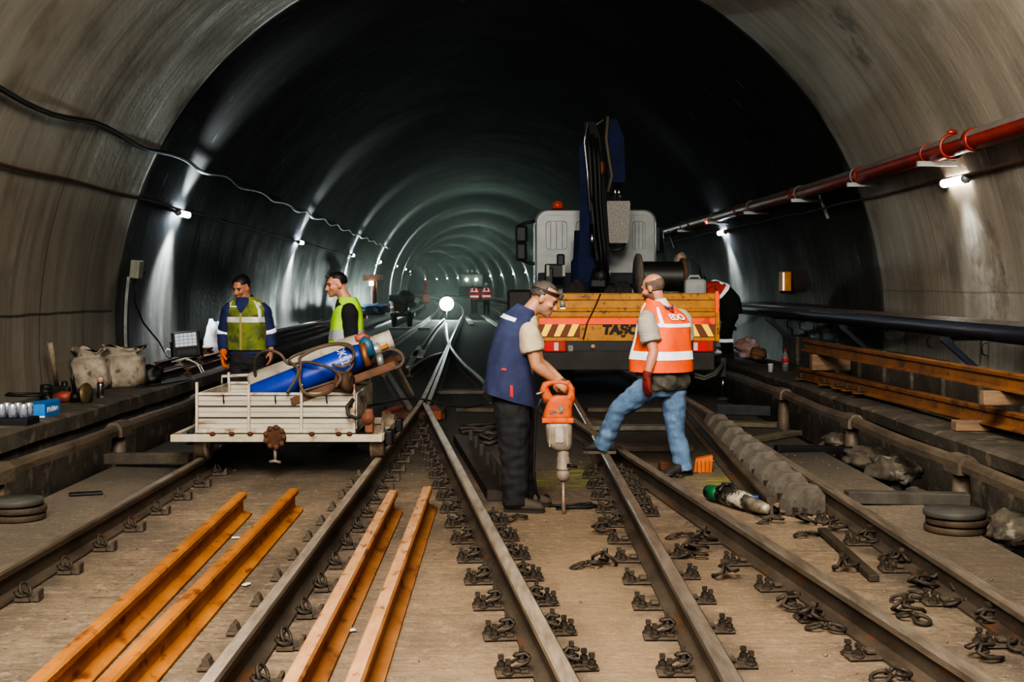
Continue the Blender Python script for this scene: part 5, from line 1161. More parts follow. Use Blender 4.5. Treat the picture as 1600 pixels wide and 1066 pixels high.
# ================================================================ white rail cart
YCt = 10.75
def Cx(x, y, d=0): return P(x, y, YCt+d)
RW = M('weathered_white_boards', (192,186,170), (166,158,142), 5, .65, 0, .2, 30, st=(.3,1,2), c3=(136,112,88), sc3=7); RWF = M('weathered_white_frame', (196,188,172), (170,160,142), 8, .65, 0, .2, 30, c3=(122,80,54), sc3=9)
t = thing('rail_cart', 'small white four-wheeled rail cart with low sideboards on the left track', 'cart', Cx(440,716))
ax_, bx2 = Cx(307,0).x, Cx(556,0).x; zt_, zb_ = Cx(0,617).z, Cx(0,676).z; D = 1.22
for y_, nm in ((YCt,'front_board'), (YCt+D,'rear_board')):
    mb = MB(); b0 = zb_+.03
    prof = []
    n = 3; h_ = (zt_-b0)/n; rings = []
    for k in range(n):
        z = b0+h_*k
        prof += [(z,.0),(z+.006,-.012),(z+h_*.45,-.012),(z+h_*.46,-.004),(z+h_*.50,-.004),(z+h_*.51,-.012),(z+h_-.010,-.012),(z+h_-.006,.012),(z+h_-.001,.012)]
    rings = [[V((x,y_+d,z)) for z, d in prof]+[V((x,y_+.02,zt_)), V((x,y_+.02,b0))] for x in (ax_,bx2)]
    mb.loft(rings, smooth=False); mb.mi = 1
    for k in range(1, n): mb.box(((ax_+bx2)/2,y_-.010,b0+h_*k-.004), (bx2-ax_,.006,.008))
    bd = mb.build(nm, [RW, M('plank_gap',(70,62,52))], t)
    mb = MB(); mb.box(((ax_+bx2)/2,y_-.005,zt_+.008), (bx2-ax_,.04,.022), bev=.004); mb.build('top_rail', RWF, bd)
    mb = MB(); mb.box(((ax_+bx2)/2,y_-.005,zb_+.015), (bx2-ax_,.05,.035), bev=.004); mb.build('bottom_rail', RWF, bd)
    for i, px_ in enumerate((309,390,472,554)):
        top = {0:597,1:600,2:600,3:600}[i]; x = Cx(px_,0).x; mb = MB(); mb.box((x,y_-.03,(Cx(0,top).z+zb_)/2), (.022,.03,Cx(0,top).z-zb_), bev=.004); mb.build('stake', RWF, bd)
    if y_ == YCt:
        for px_ in (349,430,510):
            mb = MB(); mb.tube([Cx(px_,619,-.03),Cx(px_,624,-.035),Cx(px_+1,630,-.03)], .006, 6); mb.build('latch_hook', DARK, bd)
for x in (ax_, bx2):
    mb = MB(); mb.box((x,YCt+D/2,(zt_+zb_)/2+.02), (.02,D,zt_-zb_-.02), bev=.004); mb.build('side_board', RW, t)
mb = MB(); mb.box(((ax_+bx2)/2,YCt+D/2,zb_+.005), (bx2-ax_,D,.03)); mb.build('deck', RWF, t)
mb = MB(); mb.tube([(Cx(347,0,D).x,YCt+D,zt_),P(347,588,YCt+D),P(412,585,YCt+D),(Cx(412,0,D).x,YCt+D,zt_)], .014, 8); mb.build('loop_rail', RWF, t)
fa, fb = Cx(267,681,-.1), Cx(598,687,-.1)
for y_ in (YCt-.10, YCt+D+.05):
    mb = MB(); mb.box(((fa.x+fb.x)/2,y_,zb_-.035), (fb.x-fa.x,.05,.062), bev=.006); fm = mb.build('frame_beam', M('cream_frame',(190,182,160),(166,156,134),6,.6,0,.2,30,c3=(130,84,52),sc3=6), t)
    if y_ < YCt:
        for px_ in (332,362,391,487,529,546):
            mb = MB(); mb.ell(Cx(px_,678,-.13), (.026,.02,.018), n=10, m=6); mb.build('rust_bolt', RUSTD, fm)
for x in (fa.x+.02, fb.x-.02):
    mb = MB(); mb.box((x,YCt+D/2,zb_-.035), (.05,D+.1,.06), bev=.006); mb.build('frame_beam', M('cream_frame',(190,182,160)), t)
WH = M('worn_cart_wheel', (150,136,118), (112,98,84), 12, .6, .2, .2, 50)
for x, s in ((XL1,1),(XL2,-1)):
    for y_ in (YCt+.12, YCt+D-.15):
        c = V((x, y_, .163+.135)); mb = MB(); mb.lathe([(.03,-.05),(.125,-.05),(.135,-.045),(.135,.035),(.158,.042),(.158,.062),(.03,.065)], c, (s,0,0), 28); wl = mb.build('wheel', WH, t)
        mb = MB(); mb.lathe([(.035,-.08),(.045,-.07),(.045,-.045)], c, (s,0,0), 14); mb.build('hub', DARK, wl)
        mb = MB(); mb.box((x-s*.09,y_,zb_-.05), (.06,.16,.12), bev=.01); mb.build('axle_box', DARK, t)
for y_ in (YCt+.12, YCt+D-.15):
    mb = MB(); mb.tube([(XL1,y_,.298),(XL2,y_,.298)], .025, 10); mb.build('axle', DARK, t)
mb = MB(); c = Cx(430,683,-.14); mb.lathe([(.04,.0),(.085,.0),(.092,.02),(.085,.05),(.05,.055)], c+V((0,.02,0)), (0,-1,0), 16, False); cp = mb.build('coupling', RUSTD, t)
mb = MB(); 
for k in range(9): a = 2*math.pi*k/9; mb.ell(c+V((.075*math.cos(a),-.03,.082*math.sin(a))), (.024,.018,.024), n=8, m=6)
mb.build('chain_wrap', M('chain_rust',(104,70,48),(76,54,42),14,.8), cp)
mb = MB(); mb.tube([c+V((0,0,-.08)),c+V((0,0,-.20))], .014, 8); mb.tube([c+V((-.045,-.01,-.205)),c+V((0,-.03,-.195)),c+V((.045,-.01,-.21))], .013, 8); mb.build('hitch_pin', M('hitch_steel',(130,122,110)), cp)
mb = MB(); p_ = P(577,652,YCt-.02); mb.box(p_+V((0,0,-.03)), (.07,.09,.20), bev=.015); mb.tube([p_+V((-.01,-.06,-.005)),p_+V((-.01,.06,-.005))], .05, 12); mb.build('brake_lever', M('brake_orange',(136,82,58),(104,66,48),9,.7), t)
mb = MB(); mb.tube([P(552,624,10.7),P(542,636,10.65),P(544,648,10.63),P(556,654,10.65),P(568,648,10.7),P(572,634,10.75),P(566,620,10.8)], .017, 8); mb.build('hose_loop', RUBBER, t)
# gas cylinders and trolley lying in the cart
def cyl(name, label, a, b, r, m, mk, valve=True):
    a, b = V(a), V(b); d = (b-a).normalized(); L = (b-a).length; t = thing(name, label, 'gas cylinder', a)
    mb = MB(); mb.lathe([(.02,0),(r*.9,.0),(r,.03),(r,L-.22),(r*.96,L-.15),(r*.78,L-.07),(r*.45,L-.015),(r*.36,L)], a, d, 28); bd = mb.build('cylinder_body', m, t)
    mb = MB(); mb.lathe([(r*.40,0),(r*.46,.02),(r*.46,.07),(r*.30,.08)], b-d*.01, d, 18); mb.build('neck_ring', M('neck_steel',(170,168,160),rough=.35,metal=.5), t)
    if mk: mk(t, bd, a, b, d, r)
    return t
def mk_blue(t, bd, a, b, d, r):
    mb = MB(); mb.tube([b+d*.05,b+d*.11], .022, 10); mb.box(b+d*.09, (.05,.09,.05), frame(d,(0,0,1)), .008); mb.build('brass_valve', M('brass',(172,122,56),rough=.35,metal=.7), t)
    up = V((0,-.55,.83)); nrm = (up-d*up.dot(d)).normalized(); side = d.cross(nrm)
    # writing stands along the shoulder
    view = V((0,-.8,.5)); n2 = (view-d*view.dot(d)).normalized()
    c = b-d*.26+n2*(r+.002); rt = n2.cross(d)*-1
    ax = n2.cross(d)
    def wrp(p):
        q = p-(b-d*.26); h = q.dot(d); z = q.dot(ax); a_ = z/r; return (b-d*.26)+d*h+(n2*math.cos(a_)+ax*math.sin(a_))*(r+.003)
    text_obj('OKSİJ', .10, b-d*.26+n2*r, ax*-1, d, M('white_print',(236,238,240)), bd, 'cylinder_lettering', .001, fit=.205, warp=wrp)
rc = .115
cyl('oxygen_cylinder', 'blue gas cylinder with white lettering lying nearest in the cart', P(395,622,10.95), P(583,548,11.08), rc, M('gloss_blue_paint',(30,62,168),(24,50,142),4,.35), mk_blue)
def mk_grey(t, bd, a, b, d, r):
    mb = MB(); mb.lathe([(r*.5,0),(r*.55,.0),(r*.55,.16),(r*.5,.16)], b-d*.02, d, 18); mb.build('valve_guard', M('pale_guard',(190,184,170),(160,152,138),8,.6), t)
cyl('grey_cylinder', 'larger pale grey gas cylinder lying behind the blue one', P(395,610,11.35), P(590,538,11.45), .155, M('pale_grey_paint',(176,170,156),(150,142,126),4,.55,0,.1,30,c3=(120,104,84),sc3=7), mk_grey)
t = thing('angle_grinder', 'blue and copper angle grinder wedged upright at the cylinder necks', 'angle grinder', P(578,560,11.0))
mb = MB(); mb.tube([P(566,533,10.95),P(574,538,10.93),P(581,556,10.92)], [.05,.05,.035], 12); mb.build('grinder_body', M('makita_teal',(46,96,120),(36,74,96),8,.5), t)
mb = MB(); mb.tube([P(566,537,10.9),P(570,556,10.88),P(576,572,10.88)], [.035,.028,.034], 10); mb.build('gear_neck', M('copper_brown',(140,92,60),(104,70,50),12,.5,.4), t)
mb = MB(); mb.tube([P(556,530,10.95),P(566,527,10.97),P(576,531,11.0)], [.028,.04,.03], 10); mb.build('red_end_cap', M('dull_red',(176,84,66)), t)
mb = MB(); mb.lathe([(.02,0),(.055,.0),(.06,.03),(.05,.05)], P(590,564,10.95), (1,0,.2), 16); mb.build('guard', GALV, t)
t = thing('cylinder_trolley', 'rusty angle iron trolley frame carrying the cylinders', 'trolley', P(540,620,10.85))
mb = MB(); mb.bar(P(455,628,10.72), P(618,570,10.8), .012, .065, bev=.003); mb.bar(P(455,630,10.74), P(618,573,10.82), .06, .010); mb.build('angle_iron', M('trolley_rust',(112,78,58),(84,60,46),8,.8,0,.2), t)
mb = MB(); mb.bar(P(470,612,11.2), P(626,558,11.3), .05, .05); mb.build('rear_rail', RUSTD, t)
mb = MB(); mb.lathe([(.03,-.03),(.085,-.03),(.09,0),(.085,.03),(.03,.03)], P(543,597,10.68), (.9,-.3,.1), 22); mb.build('trolley_wheel', M('wheel_brown',(92,66,50),(64,48,40),8,.8), t)
mb = MB(); mb.box(P(536,592,10.7), (.13,.10,.12), Matrix.Rotation(.3,3,'Y'), .01); mb.build('wheel_guard', RUSTD, t)
t = thing('support_strut', 'thin grey A-shaped strut leaning behind the cart towards the frog', 'strut', P(640,640,12.2))
mb = MB(); mb.bar(P(612,560,12.0), P(643,618,12.4), .05, .04); mb.bar(P(612,560,12.0), P(596,590,11.9), .04, .04); mb.build('strut_bar', M('strut_grey',(122,108,92),(92,80,68),7,.7), t)
def hose(label, pts, r=.0135, m=None, name='rubber_hose'):
    q = [P(*a) for a in pts]; o = []
    for i in range(len(q)-1):
        for k in range(6):
            s = k/6; a = q[max(i-1,0)]; b = q[i]; c = q[i+1]; d = q[min(i+2,len(q)-1)]; o.append(.5*((2*b)+(c-a)*s+(2*a-5*b+4*c-d)*s*s+(3*b-a-3*c+d)*s**3))
    o.append(q[-1]); mb = MB(); mb.tube(o, r, 8); return one(name, mb, m or M('dusty_hose',(96,82,68),(70,60,50),9,.7), label, 'hose')
hose('dusty hose arching above the left end of the cart', ((402,600,11.3),(398,578,11.2),(401,558,11.1),(417,548,11.0),(437,553,10.95),(452,569,10.95),(480,566,10.85),(515,575,10.75),(532,590,10.6),(524,605,10.58)))
hose('dusty hose looping down the middle of the blue cylinder', ((524,605,10.6),(512,614,10.66),(490,618,10.68),(474,612,10.68),(468,592,10.75),(470,572,10.85),(470,558,10.95),(500,543,11.0),(530,538,11.0),(549,545,10.9),(553,557,10.85),(548,575,10.80),(534,585,10.76)))
hose('dusty hose crossing the grey cylinder from left to right', ((448,614,10.66),(460,596,10.72),(466,578,10.78),(452,562,10.95),(478,549,11.0),(515,538,11.05),(546,539,10.95),(553,557,10.8),(538,573,10.75),(520,570,10.8)),   .0125)
hose('thin twin hose along the lower blue cylinder', ((470,612,10.74),(500,603,10.75),(530,592,10.74),(528,582,10.72)), .012)
hose('hose ring sticking out behind the trolley end', ((590,560,11.1),(598,549,11.1),(612,546,11.1),(626,552,11.05),(630,564,11.0),(622,574,11.0),(604,578,11.0)), .016)
# ================================================================ left bench
BZ = .42
def GB(x, y): return G(x, y, BZ)
SACK = M('dusty_woven_sack', (176,166,150), (132,122,106), 6, .85, 0, .35, 30, c3=(92,84,74), sc3=8)
def sack(label, c, r, seed, lean=0, neck=1):
    t = thing('woven_sack', label, 'sack', (c[0],c[1],BZ)); mb = MB(); n = 30; rings = []
    H_ = r[2]
    for i in range(19):
        v = i/18; k = (1-.10*v)*(1 if v > .12 else .80+1.6*v) if v < .72 else .90-.55*math.sin((v-.72)/.28*math.pi*.5) if v < .86 else .55+.45*(v-.86)/.14
        rg = []
        for j in range(n):
            a = 2*math.pi*j/n; ca, sa = math.cos(a), math.sin(a); p = V((math.copysign(abs(ca)**.75,ca)*r[0]*k, math.copysign(abs(sa)**.75,sa)*r[1]*(k if v < .8 else k*.45), v*H_))
            f = 1+.16*noise.noise(V((ca*1.6+seed,sa*1.6,v*3)))+.07*noise.noise(V((ca*5,sa*5+seed,v*9))); p.x = p.x*f+lean*v*v; p.y *= f
            if v > .9: p.z += .05*noise.noise(V((ca*2+seed,sa*2,3)))*2
            rg.append(V((c[0],c[1],BZ))+p)
        rings.append(rg)
    mb.loft(rings); mb.build('sack_body', SACK, t); return t
sack('dusty white woven sack against the left wall, left of the two', (-4.86,14.9), (.22,.20,.46), 1, -.05)
sack('dusty white woven sack against the left wall, right of the two', (-4.62,15.2), (.27,.22,.47), 4, .04)
one('bag_corner', crumpled(P(182,603,15.6), (.16,.12,.10), 8, sq=.8), M('pinkish_bag',(186,160,148),(150,128,116),8,.85), 'small pinkish crumpled bag at the right foot of the sacks', 'bag')
one('plastic_bag', crumpled(P(334,538,19.5), (.15,.16,.36), 12), M('thin_white_plastic',(186,190,196),(150,152,158),5,.5), 'white plastic bag slumped behind the young man in the soiled vest', 'bag')
t = thing('sledgehammer', 'sledgehammer leaning head down against the left wall', 'hammer', GB(92,612))
mb = MB(); mb.tube([P(89,606,13.95),P(84,570,13.75),P(78,536,13.6)], [.024,.024,.030], 10); mb.build('handle', M('pale_handle',(150,136,114),(120,108,90),9,.8,st=(3,3,.5)), t)
mb = MB(); mb.box(P(95,611,13.95), (.20,.10,.11), bev=.02); mb.build('head', DARK, t)
t = thing('side_grinder', 'large red and black angle grinder lying on the left bench', 'grinder', GB(108,629))
yg = 13.1
mb = MB(); mb.tube([P(85,622,yg),P(98,620,yg),P(112,620,yg)], [.045,.06,.055], 14); mb.build('red_body', M('grinder_red',(146,66,50),(112,52,42),9,.5), t)
mb = MB(); mb.tube([P(70,606,yg),P(72,618,yg),P(78,627,yg),P(90,627,yg)], [.05,.055,.035,.03], 12); mb.build('rear_grip', BLACK, t)
mb = MB(); mb.tube([P(112,620,yg),P(124,622,yg)], [.06,.05], 14); mb.build('gear_head', DARK, t)
mb = MB(); mb.tube([P(117,614,yg),P(113,592,yg-.02),P(112,590,yg-.02)], [.022,.022,.026], 10); mb.build('side_handle', BLACK, t)
mb = MB(); mb.lathe([(.02,0),(.11,.01),(.115,.03),(.02,.035)], P(132,616,yg-.02), (.96,-.25,.1), 26); mb.build('disc', M('brass_disc',(132,112,76),(96,82,60),9,.45,.5), t)
mb = MB(); mb.lathe([(.05,0),(.06,.02),(.06,.16),(.045,.17)], GB(72,626), n=18); one('dark_tin', mb, BLACK, 'dark cylindrical tin standing behind the red grinder on the bench', 'tin')
mb = MB(); mb.lathe([(.035,0),(.035,.14),(.02,.15)], GB(101,617), n=14); one('small_bottle', mb, BLACK, 'small black bottle in front of the left sack', 'bottle')
t = thing('spray_can', 'spray can with a pink cap standing on the left bench', 'spray can', GB(157,622))
b = GB(157,622); mb = MB(); mb.lathe([(.033,0),(.036,.01),(.036,.155),(.026,.17)], b, n=20); mb.build('can', M('can_dark',(40,36,38),(170,164,160),24,.35,.2,lo=.56,hi=.6), t)
mb = MB(); mb.lathe([(.030,.168),(.030,.215),(.026,.22)], b, n=18); mb.build('cap', M('cap_pink',(206,150,138),rough=.4), t)
# blue carton and the tray of cans
t = thing('blue_carton', 'flat bright blue carton on the left bench beside the cans', 'box', GB(72,653))
a_, b_, c_ = GB(47,654), GB(70,653.5), GB(94,646)
h_ = V((0,0,.125)); d_ = V((-.1,.22,0))
mb = MB(); mb.loft([[a_,b_,c_,c_+d_,a_+d_],[a_+h_,b_+h_,c_+h_,c_+d_+h_,a_+d_+h_]], smooth=False); bx_ = mb.build('carton', M('carton_blue',(28,128,204),(20,110,186),9,.5), t)
rt = (c_-b_).normalized(); text_obj('Makine', .062, (b_+c_)/2+h_*.52+rt.cross(Z_)*.002, rt, Z_, M('carton_white',(230,240,246)), bx_, 'carton_lettering', .003, fit=(c_-b_).length*.7)
mb = MB(); rl = (b_-a_).normalized(); nl = rl.cross(Z_); mb.bar(a_+nl*.002+V((0,0,.012)), b_+nl*.002+V((0,0,.012)), .004, .014); mb.build('white_edge', M('carton_white',(230,240,246)), bx_)
mb = MB(); ring(mb, GB(38,643)+V((0,.05,.155)), .19, .12, .012, Matrix.Identity(3), 24); mb.tube([GB(x,y)+V((0,.05,.15)) for x, y in ((10,640),(30,641),(60,640),(75,639))], .012, 7); one('coiled_lead', mb, BLACK, 'black lead coiled on top of the blue carton and the cans', 'cable')
mb = MB(); tb = GB(20,665); mb.box(tb+V((-.06,.10,.03)), (.40,.30,.06), bev=.008); one('can_tray', mb, M('shrink_black',(26,27,30)), 'black tray under the shrink-wrapped cans on the left bench', 'tray')
cp = None
for i in range(4):
    for j in range(2):
        c = tb+V((-.20+.095*i,.02+.12*j,.062))
        if cp is None:
            cp = t = thing('drink_can', '', 'can', c); mb = MB(); mb.lathe([(.028,0),(.036,.008),(.036,.10),(.030,.118),(.029,.120)], c, n=18); mb.build('can_body', M('can_silver',(196,204,216),(120,130,160),14,.25,.6,lo=.5,hi=.6), t)
            mb = MB(); mb.lathe([(.027,.119),(.027,.122)], c, n=16); mb.build('lid', GALV, t); o = t
        else: o = dup(cp, c)
        o['label'] = 'silver drink can in the %s row of the tray, %s from the left' % ('front' if j == 0 else 'back', ('first','second','third','last')[i]); o['group'] = 'cans in the tray'
# dark tools heap
for i, (x_, y_, r_) in enumerate(((205,598,.11),(218,600,.12),(200,592,.08))):
    one('tool_pouch', crumpled(GB(x_,y_)+V((.10,0,r_*.8)), (r_*1.5,r_,r_), 21+i, amp=.4, fl=.25), BLACK if i else DARK, ['black tool pouch on the bench at the end of the steel bars','black bag nearest the edge by the steel bars','dark bundle against the wall right of the sacks'][i], 'bag')
mb = MB()
mb.tube([GB(x,y)+V((0,0,.02)) for x, y in ((215,607),(235,605),(260,602),(285,598),(300,592),(290,588),(262,594),(240,600))], .010, 6); one('flat_lead', mb, BLACK, 'black lead lying along the bench edge before the steel bars', 'cable')
# long bars stacked on the bench
BAR = M('brown_steel_bar', (96,66,50), (64,50,42), 6, .7, .2, .2, 40, st=(2,.2,2)); BARP = M('pale_bar', (140,130,112), (104,96,84), 6, .7, .1, .2, 40, st=(2,.2,2))
barx = [(-4.74,16.3,.0,BAR),(-4.60,16.6,.0,BAR),(-4.46,16.1,.0,BAR),(-4.32,17.2,.0,BAR),(-4.68,17.0,.09,BAR),(-4.52,17.6,.09,BARP),(-4.38,18.2,.09,BAR),(-4.60,18.5,.18,BARP),(-4.46,19.0,.18,BAR)]
for i, (x, y0_, dz, m_) in enumerate(barx):
    mb = MB(); mb.sweep([(-.055,0),(.055,0),(.055,.022),(.02,.03),(.02,.062),(.05,.068),(.05,.085),(-.05,.085),(-.05,.068),(-.02,.062),(-.02,.03),(-.055,.022)], [V((x+cl(y)*1.0, y, BZ+.005+dz)) for y in [y0_+k*1.5 for k in range(12)]])
    one('steel_bar', mb, m_, 'brown steel bar on the left bench, %s from the wall in the %s layer' % (['first','second','third','fourth','first','second','third','first','second'][i], ('bottom','middle','top')[int(dz/.09)]), 'steel bar', 'steel bars on the left bench')
# floodlight
t = thing('floodlight', 'black square floodlight standing on the steel bars, LED panel unlit', 'floodlight', P(296,562,18.3))
YFL = 18.3; c = P(291,538,YFL); R = Matrix.Rotation(math.radians(-9), 3, 'Y') @ Matrix.Rotation(math.radians(-18), 3, 'X') @ Matrix.Rotation(math.radians(12), 3, 'Z')
mb = MB(); mb.box(c, (.40,.07,.38), R, .02); hd = mb.build('housing', BLACK, t)
mb = MB(); mb.box(c+R @ V((-.0,-.037,.055)), (.30,.008,.20), R); pn = mb.build('led_panel', M('led_panel',(196,206,214),(168,180,190),30,.3,emit=.25), t)  # panel is unlit but carries a faint painted glow
mb = MB()
for i in range(6): mb.box(c+R @ V((-.15+.06*i,-.043,.055)), (.006,.004,.20), R)
for i in range(5): mb.box(c+R @ V((0,-.043,-.045+.05*i)), (.30,.004,.006), R)
mb.build('led_grid', GREY, pn)
mb = MB(); mb.box(c+R @ V((0,-.037,-.12)), (.30,.012,.09), R, .01); mb.build('driver_box', M('satin_black',(34,34,36),rough=.4), hd)
mb = MB(); 
for s in (-1,1): mb.bar(c+R @ V((s*.21,.0,.05)), c+R @ V((s*.21,.06,-.26)), .02, .03)
mb.bar(c+R @ V((-.22,.06,-.26)), c+R @ V((.22,.06,-.26)), .05, .03); mb.build('stand_bracket', DARK, t)
WC = M('white_flex', (204,202,194))
for k, pts in enumerate((((268,566),(290,560),(308,568),(316,584),(318,600)), ((275,566),(296,562),(314,572),(322,588),(324,602)), ((262,560),(256,552),(262,545),(270,550),(268,562),(258,572)))):
    mb = MB(); mb.tube([P(x,y,17.6+.2*k+(.3 if k == 2 else 0)) for x, y in pts], .010, 6); one('white_flex', mb, WC, ['thin white cable arching from the floodlight to the cart, left strand','thin white cable arching from the floodlight to the cart, right strand','white cable looped on the bench left of the floodlight'][k], 'cable')
# trench bits on the left
mb = MB(); mb.bar(G(166,717,.06), G(298,716,.10), .10, .10, bev=.012); one('concrete_beam', mb, CONC, 'grey concrete beam lying across the left trench by the insulator', 'beam')
mb = MB(); a = G(108,773,.012); b = G(160,770,.012); mb.bar(a, b, .10, .02, bev=.005); one('dark_board', mb, DARK, 'thin dark board on the slab left of the outer left rail', 'board')
def disc_stack(label, c, r, n):
    t = thing('disc_stack', label, 'disc stack', c)
    for k in range(n):
        z = .052*k; mb = MB(); o = V((.012*math.sin(k*2.3),.01*math.cos(k*1.7),z+.003)); mb.lathe([(.0,.0),(r*.97,0),(r,.008),(r,.036),(r*.97,.044),(r*.9,.040),(0,.040)] if k < n-1 else [(0,0),(r*.97,0),(r,.008),(r,.034),(r*.98,.042),(0,.043)], V(c)+o, n=36); mb.build('steel_disc', [M('disc_brown',(96,80,64),(70,60,50),6,.7,.2),M('disc_grey',(92,92,86),(74,72,66),5,.65,.2)][k == n-1], t)
    mb = MB(); mb.lathe([(.0,0),(r*.8,0),(r*.8,.02),(0,.02)], V(c)+V((0,0,.052*(n)-.012)), n=24) if 0 else None
disc_stack('stack of round steel discs on the slab edge at the right', (2.93,8.42,0), .198, 3); disc_stack('stack of round steel discs cut by the left frame edge', (-3.40,8.85,0), .18, 3)

# ================================================================ right bench
RB = .30
def rail3(p, q, lab, m): 
    mb = MB(); mb.sweep(RP, [V(p),V(q)], RM); return tag(mb.build('spare_rail', [m, m]), lab, 'rail', 'spare rails on the right bench')
RUSTO = M('ochre_rust', (142,94,50), (106,68,36), 5, .75, 0, .3, 50, st=(1,.5,1), c3=(84,56,36), sc3=9)
rail3((4.42,8.0,.405), (4.07,18.0,.315), 'lower spare rusty rail on the right bench with clips hanging on it', RUSTO)
rail3((4.31,8.4,.725), (4.10,17.8,.712), 'upper spare rusty rail lying across timber blocks on the right bench', RUSTO)
rail3((4.66,8.0,.315), (4.30,17.2,.315), 'hindmost spare rusty rail on the right bench near the wall', RUSTO)
PALEW = M('pale_timber', (146,120,94), (112,90,70), 6, .8, 0, .3, 40, st=(.4,3,3))
for c, d, lab in (((4.40,11.0,.655),(.72,.10,.125),'pale timber plank between the two spare rails at the near end'), ((4.32,11.6,.352),(.62,.12,.095),'timber block under the near end of the lower spare rail'), ((4.25,17.0,.60),(.52,.12,.21),'timber block between the spare rails at their far end')):
    mb = MB(); mb.box(c, d, RZ(4), .008); one('timber_block', mb, PALEW, lab, 'timber')
for i, (x_, y_) in enumerate(((1300,592),(1332,602),(1360,608),(1387,617),(1417,612))):
    c = G(x_, y_, .345); y = c.y; xr = 4.42-.35*(y-8.0)/10; c = V((xr-.11, y, .40-.009*(y-8)+.03))
    t = thing('hanging_clip_plate', 'clip plate hooked on the web of the lower spare rail, %s from the far end' % ('first','second','third','fourth','fifth')[i], 'clip plate', c, 'clip plates on the spare rail')
    mb = MB(); mb.lathe([(0,-.012),(.085,-.012),(.09,-.004),(.085,.004),(0,.004)], c, n=20); mb.build('base_plate', RUSTO, t)
    mb = MB(); wclip(mb, c+V((.0,0,.01)), .9); hexbolt(mb, c+V((-.01,0,.02)), .04, .016); mb.build('spring_clip', CLIP, t)
t = thing('soda_bottle', 'clear cola bottle with red label standing on the right bench', 'bottle', G(1227,581,RB)); b = G(1227,581,RB)
mb = MB(); mb.lathe([(.035,0),(.048,.012),(.048,.07),(.044,.10),(.049,.14),(.049,.20),(.040,.25),(.018,.30),(.014,.33)], b, n=20); bo = mb.build('bottle_body', M('clear_plastic',(206,210,208),rough=.08,trans=.8), t)
mb = MB(); mb.lathe([(.044,.01),(.044,.02),(.040,.07),(.02,.075)], b, n=16); mb.build('cola', M('cola_dark',(40,22,16),rough=.2), t)
mb = MB(); mb.lathe([(.0505,.145),(.0505,.205)], b, n=20); mb.build('red_label', M('label_red',(200,34,36),(224,200,196),30,.4,lo=.60,hi=.62), bo)
mb = MB(); mb.lathe([(.017,.325),(.017,.35),(.0,.351)], b, n=14); mb.build('cap', M('label_red2',(190,40,40)), t)
t = thing('paper_cup', 'small white paper cup left of the cola bottle', 'cup', G(1204,582,RB)); b = G(1204,582,RB)
mb = MB(); mb.lathe([(.034,0),(.046,.13),(.049,.132),(.046,.128),(.033,.008),(.0,.008)], b, n=20); mb.build('cup', M('cup_white',(196,204,196)), t)
one('crumpled_bag', crumpled(P(1168,545,21.5), (.20,.15,.17), 31, amp=.4, fl=.3), M('litter_bag',(170,160,164),(150,100,70),4,.7,c3=(96,110,150),sc3=6), 'crumpled pale and brown litter bag on the bench beyond the bending worker', 'bag')
one('crumpled_bag', crumpled(P(1186,553,21.0), (.14,.12,.10), 35, amp=.4, fl=.3), M('brown_bag',(120,88,60),(90,70,54),6,.8), 'small brown crumpled bag right of the litter bag', 'bag')
# right trench
for (a, b, w_, h_, m_, lab) in ((G(1322,776,.06),G(1512,780,.03),.12,.09,M('trench_steel',(88,84,74),(66,62,56),5,.7),'grey channel bar lying across the right trench beside the disc stack'),
     (G(1212,702,.03),G(1335,704,.0),.12,.07,DARK,'dark bar across the right trench further back'), (G(1140,662,.03),G(1215,664,.03),.22,.05,M('mossy_wood',(98,94,70),(74,70,56),6,.85),'mossy board on the slab right of the outer rail'),
     (G(1165,690,.03),G(1245,676,.03),.14,.05,M('mossy_wood',(98,94,70)),'greenish short board beside the outer right rail'), (G(1120,640,.06),G(1205,642,.06),.16,.12,DARK,'dark sleeper end under the stabiliser leg')):
    mb = MB(); mb.bar(a, b, w_, h_, bev=.008); one('trench_bar', mb, m_, lab, 'bar')
random.seed(11)
mb = MB()
for k in range(150):
    y = random.uniform(8.2,15.5); x = random.uniform(3.1,3.75); z = -.34+.24*max(0,1-abs(y-10.8)/2.0)*random.random()
    q = crumpled((x,y,z), (random.uniform(.03,.10),random.uniform(.03,.10),random.uniform(.02,.06)), k, n=8, m=5, amp=.4, fl=.3); mb.add(q.v, q.f, False)
o = mb.build('rubble', M('trench_rubble',(92,84,72),(58,54,48),8,.9,c3=(150,142,126),sc3=14)); tag(o, 'grey rubble heaped in the right trench', 'rubble', kind='stuff')
for i, (x_, y_, r_) in enumerate(((1345,716,.20),(1300,690,.16),(1385,735,.22),(1580,830,.20))):
    one('concrete_lump', crumpled(G(x_,y_,-.05)+V((.05,0,0)), (r_,r_*1.2,r_*.6), 41+i, amp=.35, fl=.25, n=26, m=18), M('limey_concrete',(96,88,75),(66,60,52),6,.9,0,.4,30,c3=(138,130,116),sc3=7), ['broken lime-stained concrete lump in the right trench beyond the channel bar','lime-stained lump further back near the dark trench bar','dark lump in the right trench right above the channel bar','mossy lump at the right frame edge behind the disc stack'][i], 'lump')
